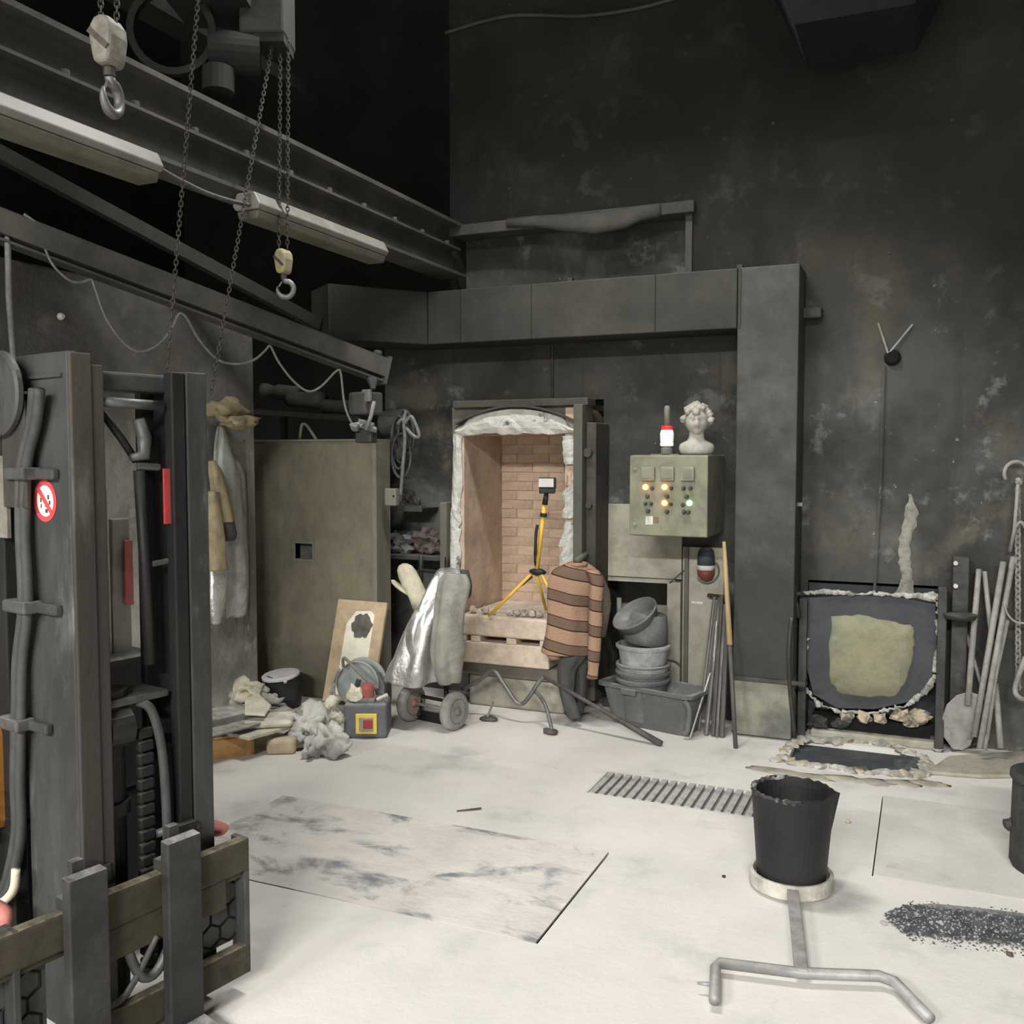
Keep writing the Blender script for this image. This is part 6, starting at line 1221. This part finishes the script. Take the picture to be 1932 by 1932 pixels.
m = MB(); m.tube([Vector(p) for p in smooth_path([(-.15, -.03, .925), (-.13, .0, .90), (-.12, .022, .80), (-.118, .032, .65), (-.118, .034, .45), (-.12, .03, .22)], 5)], .013, 10); m.build('inner_hose', 'hose_rubber', t, local=True, smooth=True)
fb((-.61, .10, .95), (-.59, .172, 1.50), 'guard_panel', 'cream_panel', bev=.004)
fb((-.61, .182, .95), (-.59, .245, 1.40), 'guard_panel', 'cream_panel', bev=.004)
fb((-.13, .045, .52), (-.09, .115, .56), 'carriage_stop', 'mast_dark')
m = MB(); m.tube([(-.13, .01, .545), (-.13, .12, .545), (-.10, .12, .53)], .012, 8); m.build('carriage_bracket', 'clamp_metal', t, local=True, smooth=True)
m = MB(); m.tube([Vector(p) for p in smooth_path([(-.07, -.13, .30), (-.055, -.10, .21), (-.055, -.05, .20), (-.05, .0, .28)], 4)], .014, 8); m.build('low_hose', 'clamp_metal', t, local=True, smooth=True)
m = MB(); m.tube([Vector(p) for p in smooth_path([(-.07, -.2, .16), (-.055, -.14, .18), (-.05, -.05, .30)], 4)], .009, 8); m.build('low_hose', 'hose_rubber', t, local=True, smooth=True)
fb((-.13, -.17, .47), (-.11, -.14, .52), 'roller_lug', 'mast_steel')
# hoses along the near side, clamps, guide wheel, stickers
def hx(px, py, off=.03):
    d = ray(px, py); n = fu; s = ((FP - C0).dot(n) + yn0 - off) / d.dot(n); q = C0 + d * s; return Matrix.Rotation(FA, 3, 'Z') @ (q - FP)
for k, dx in enumerate((0, .030)):
    P_ = [hx(64, 735, .04), hx(58, 800, .03), hx(40, 880, .03), hx(38, 1000, .025), hx(43, 1140, .03), hx(32, 1250, .025), hx(30, 1360, .03), hx(28, 1480, .025), hx(30, 1570, .02), hx(12, 1660, .02), hx(-10, 1700, .02)]
    m = MB(); m.tube(smooth_path([p + Vector((dx * .9, 0, 0)) for p in P_], 5), .0135, 10); m.build('side_hose', 'hose_rubber', t, local=True, smooth=True)
for py, x0, x1 in ((893, 22, 92), (1140, 20, 98), (1358, 10, 80)):
    a = hx(x0, py, .03); b = hx(x1, py + 1, .03)
    fb((a.x, yn0 - .055, a.z - .016), (a.x * .45 + b.x * .55, yn0 - .0, a.z + .016), 'hose_clamp', 'clamp_metal', bev=.006)
    fb((a.x * .5 + b.x * .5, yn0 - .022, a.z - .015), (b.x, yn0, a.z + .013), 'clamp_foot', 'mast_steel', bev=.006)
c = hx(-2, 742, .05); m = MB(); m.lathe([(.035, -.012), (.105, -.012), (.112, -.006), (.112, .006), (.105, .012), (.035, .012)], c, (0, 1, 0), 36); m.build('hose_wheel', 'mast_steel', t, local=True)
m = MB(); m.cyl(c + Vector((0, -.03, 0)), c + Vector((0, .05, 0)), .03, n=18); m.build('wheel_hub', 'mast_dark', t, local=True)
fb((c.x - .02, c.y + .012, c.z - .30), (c.x + .10, c.y + .02, c.z - .02), 'wheel_plate', 'mast_rust', bev=.01)
fb((c.x - .06, c.y + .0, c.z - .005), (c.x + .11, c.y + .03, c.z + .002), 'guide_shelf', 'mast_steel', bev=.002)
a = hx(100, 660, 0); fb((-.34, yn0 - .008, 1.80), (-.14, yn0, 1.808), 'weld_bead', 'mast_steel', bev=0)
a = hx(14, 945, .02); fb((a.x - .03, yn0 - .03, 1.38), (a.x + .015, yn0 - .02, 1.60), 'white_label', 'hook_pale', bev=0)
fb((-.62, yn0 - .02, .05), (-.42, yn0 + .02, 1.75), 'rear_upright', 'mast_dark')
fb((-1.3, -.60, .56), (-.46, -.205, .86), 'chassis_cover', 'truck_orange', bev=.03)
fb((-1.3, yn0 - .10, .12), (-.50, .30, .55), 'chassis', 'mast_dark', bev=.02)
fb((-1.3, -.19, .55), (-.50, .30, .97), 'engine_hood', 'mast_dark', bev=.02)
for z in (.62, .66, .70, .74): fb((-.47, yn0 - .12, z - .05), (-.43, yn0 - .09, z - .03), 'vent_bar', 'mast_steel', bev=.002)
m = MB(); m.tube([Vector(p) for p in smooth_path([hx(30, 1640, .05), hx(25, 1680, .05), hx(0, 1705, .05), hx(-30, 1715, .05)], 4)], .012, 8); m.build('yellowed_hose', 'paper_cream', t, local=True, smooth=True)
m = MB(); m.blob(hx(0, 1728, .10), (.045, .03, .04), 3, .1); m.build('red_cap', 'pink_red', t, local=True, smooth=True)
m = MB(); m.blob(Vector((-.2, .26, .462)), (.04, .035, .022), 3, .1); m.build('red_knob', 'pink_red', t, local=True, smooth=True)
# prohibition sticker: white disc, red ring, red bar, dark foot pictogram pieces
c = hx(86, 945, 0); sy_ = yn0 - .0012
def disc(r0, r1, y, name, mt, par):
    m = MB(); n = 36; V = []; 
    for r in (r0, r1): V += [(c.x + r * math.cos(2 * math.pi * k / n), y, c.z + r * math.sin(2 * math.pi * k / n)) for k in range(n)]
    V += [(p[0], y + .0010, p[2]) for p in V]
    f = []
    for k in range(n):
        l = (k + 1) % n; f += [(k, l, n + l, n + k), (2 * n + k, 2 * n + l, 3 * n + l, 3 * n + k), (n + k, n + l, 3 * n + l, 3 * n + k)]
    m.add([Vector(p) for p in V], f); return m.build(name, mt, par, local=True)
sg = disc(.0005, .047, sy_, 'no_standing_sticker', 'sign_white', t); sg['label'] = 'round red and white prohibition sticker'
disc(.041, .055, sy_ - .001, 'red_ring', 'sign_red', sg)
m = MB(); m.bar((c.x - .032, sy_ - .001, c.z + .032), (c.x + .032, sy_ - .001, c.z - .032), .002, .013, up=(1, 0, 1)); m.build('red_bar', 'sign_red', sg, local=True)
for a, b, w, h in ((-.02, .002, .007, .012), (-.019, -.014, .005, .012), (.006, -.026, .012, .010), (.016, .010, .008, .012), (.022, -.004, .008, .01), (.002, -.012, .006, .008)):
    m = MB(); m.box((c.x + a - w / 2, sy_ - .0006, c.z + b - h / 2), (c.x + a + w / 2, sy_ + .0002, c.z + b + h / 2)); m.build('pictogram', 'sign_dark', sg, local=True)

# small odds and ends
q = plx(113, 597, -3.95); m = MB(); m.lathe([(.018, 0), (.018, .01), (.010, .025)], q, (1, 0, 0), 12); tag(m.build('wall_knob', 'off_white'), 'tiny pale knob on the left wall above the forklift mast', 'plaster')  # small pale knob on the left wall, not plaster
m = MB(); m.tube([fl(862, 1530, .006), fl(908, 1525, .006)], [.003, .005], 6); tag(m.build('thin_stick', 'lump_brown'), 'thin brown stick lying on the pale floor', 'stick')
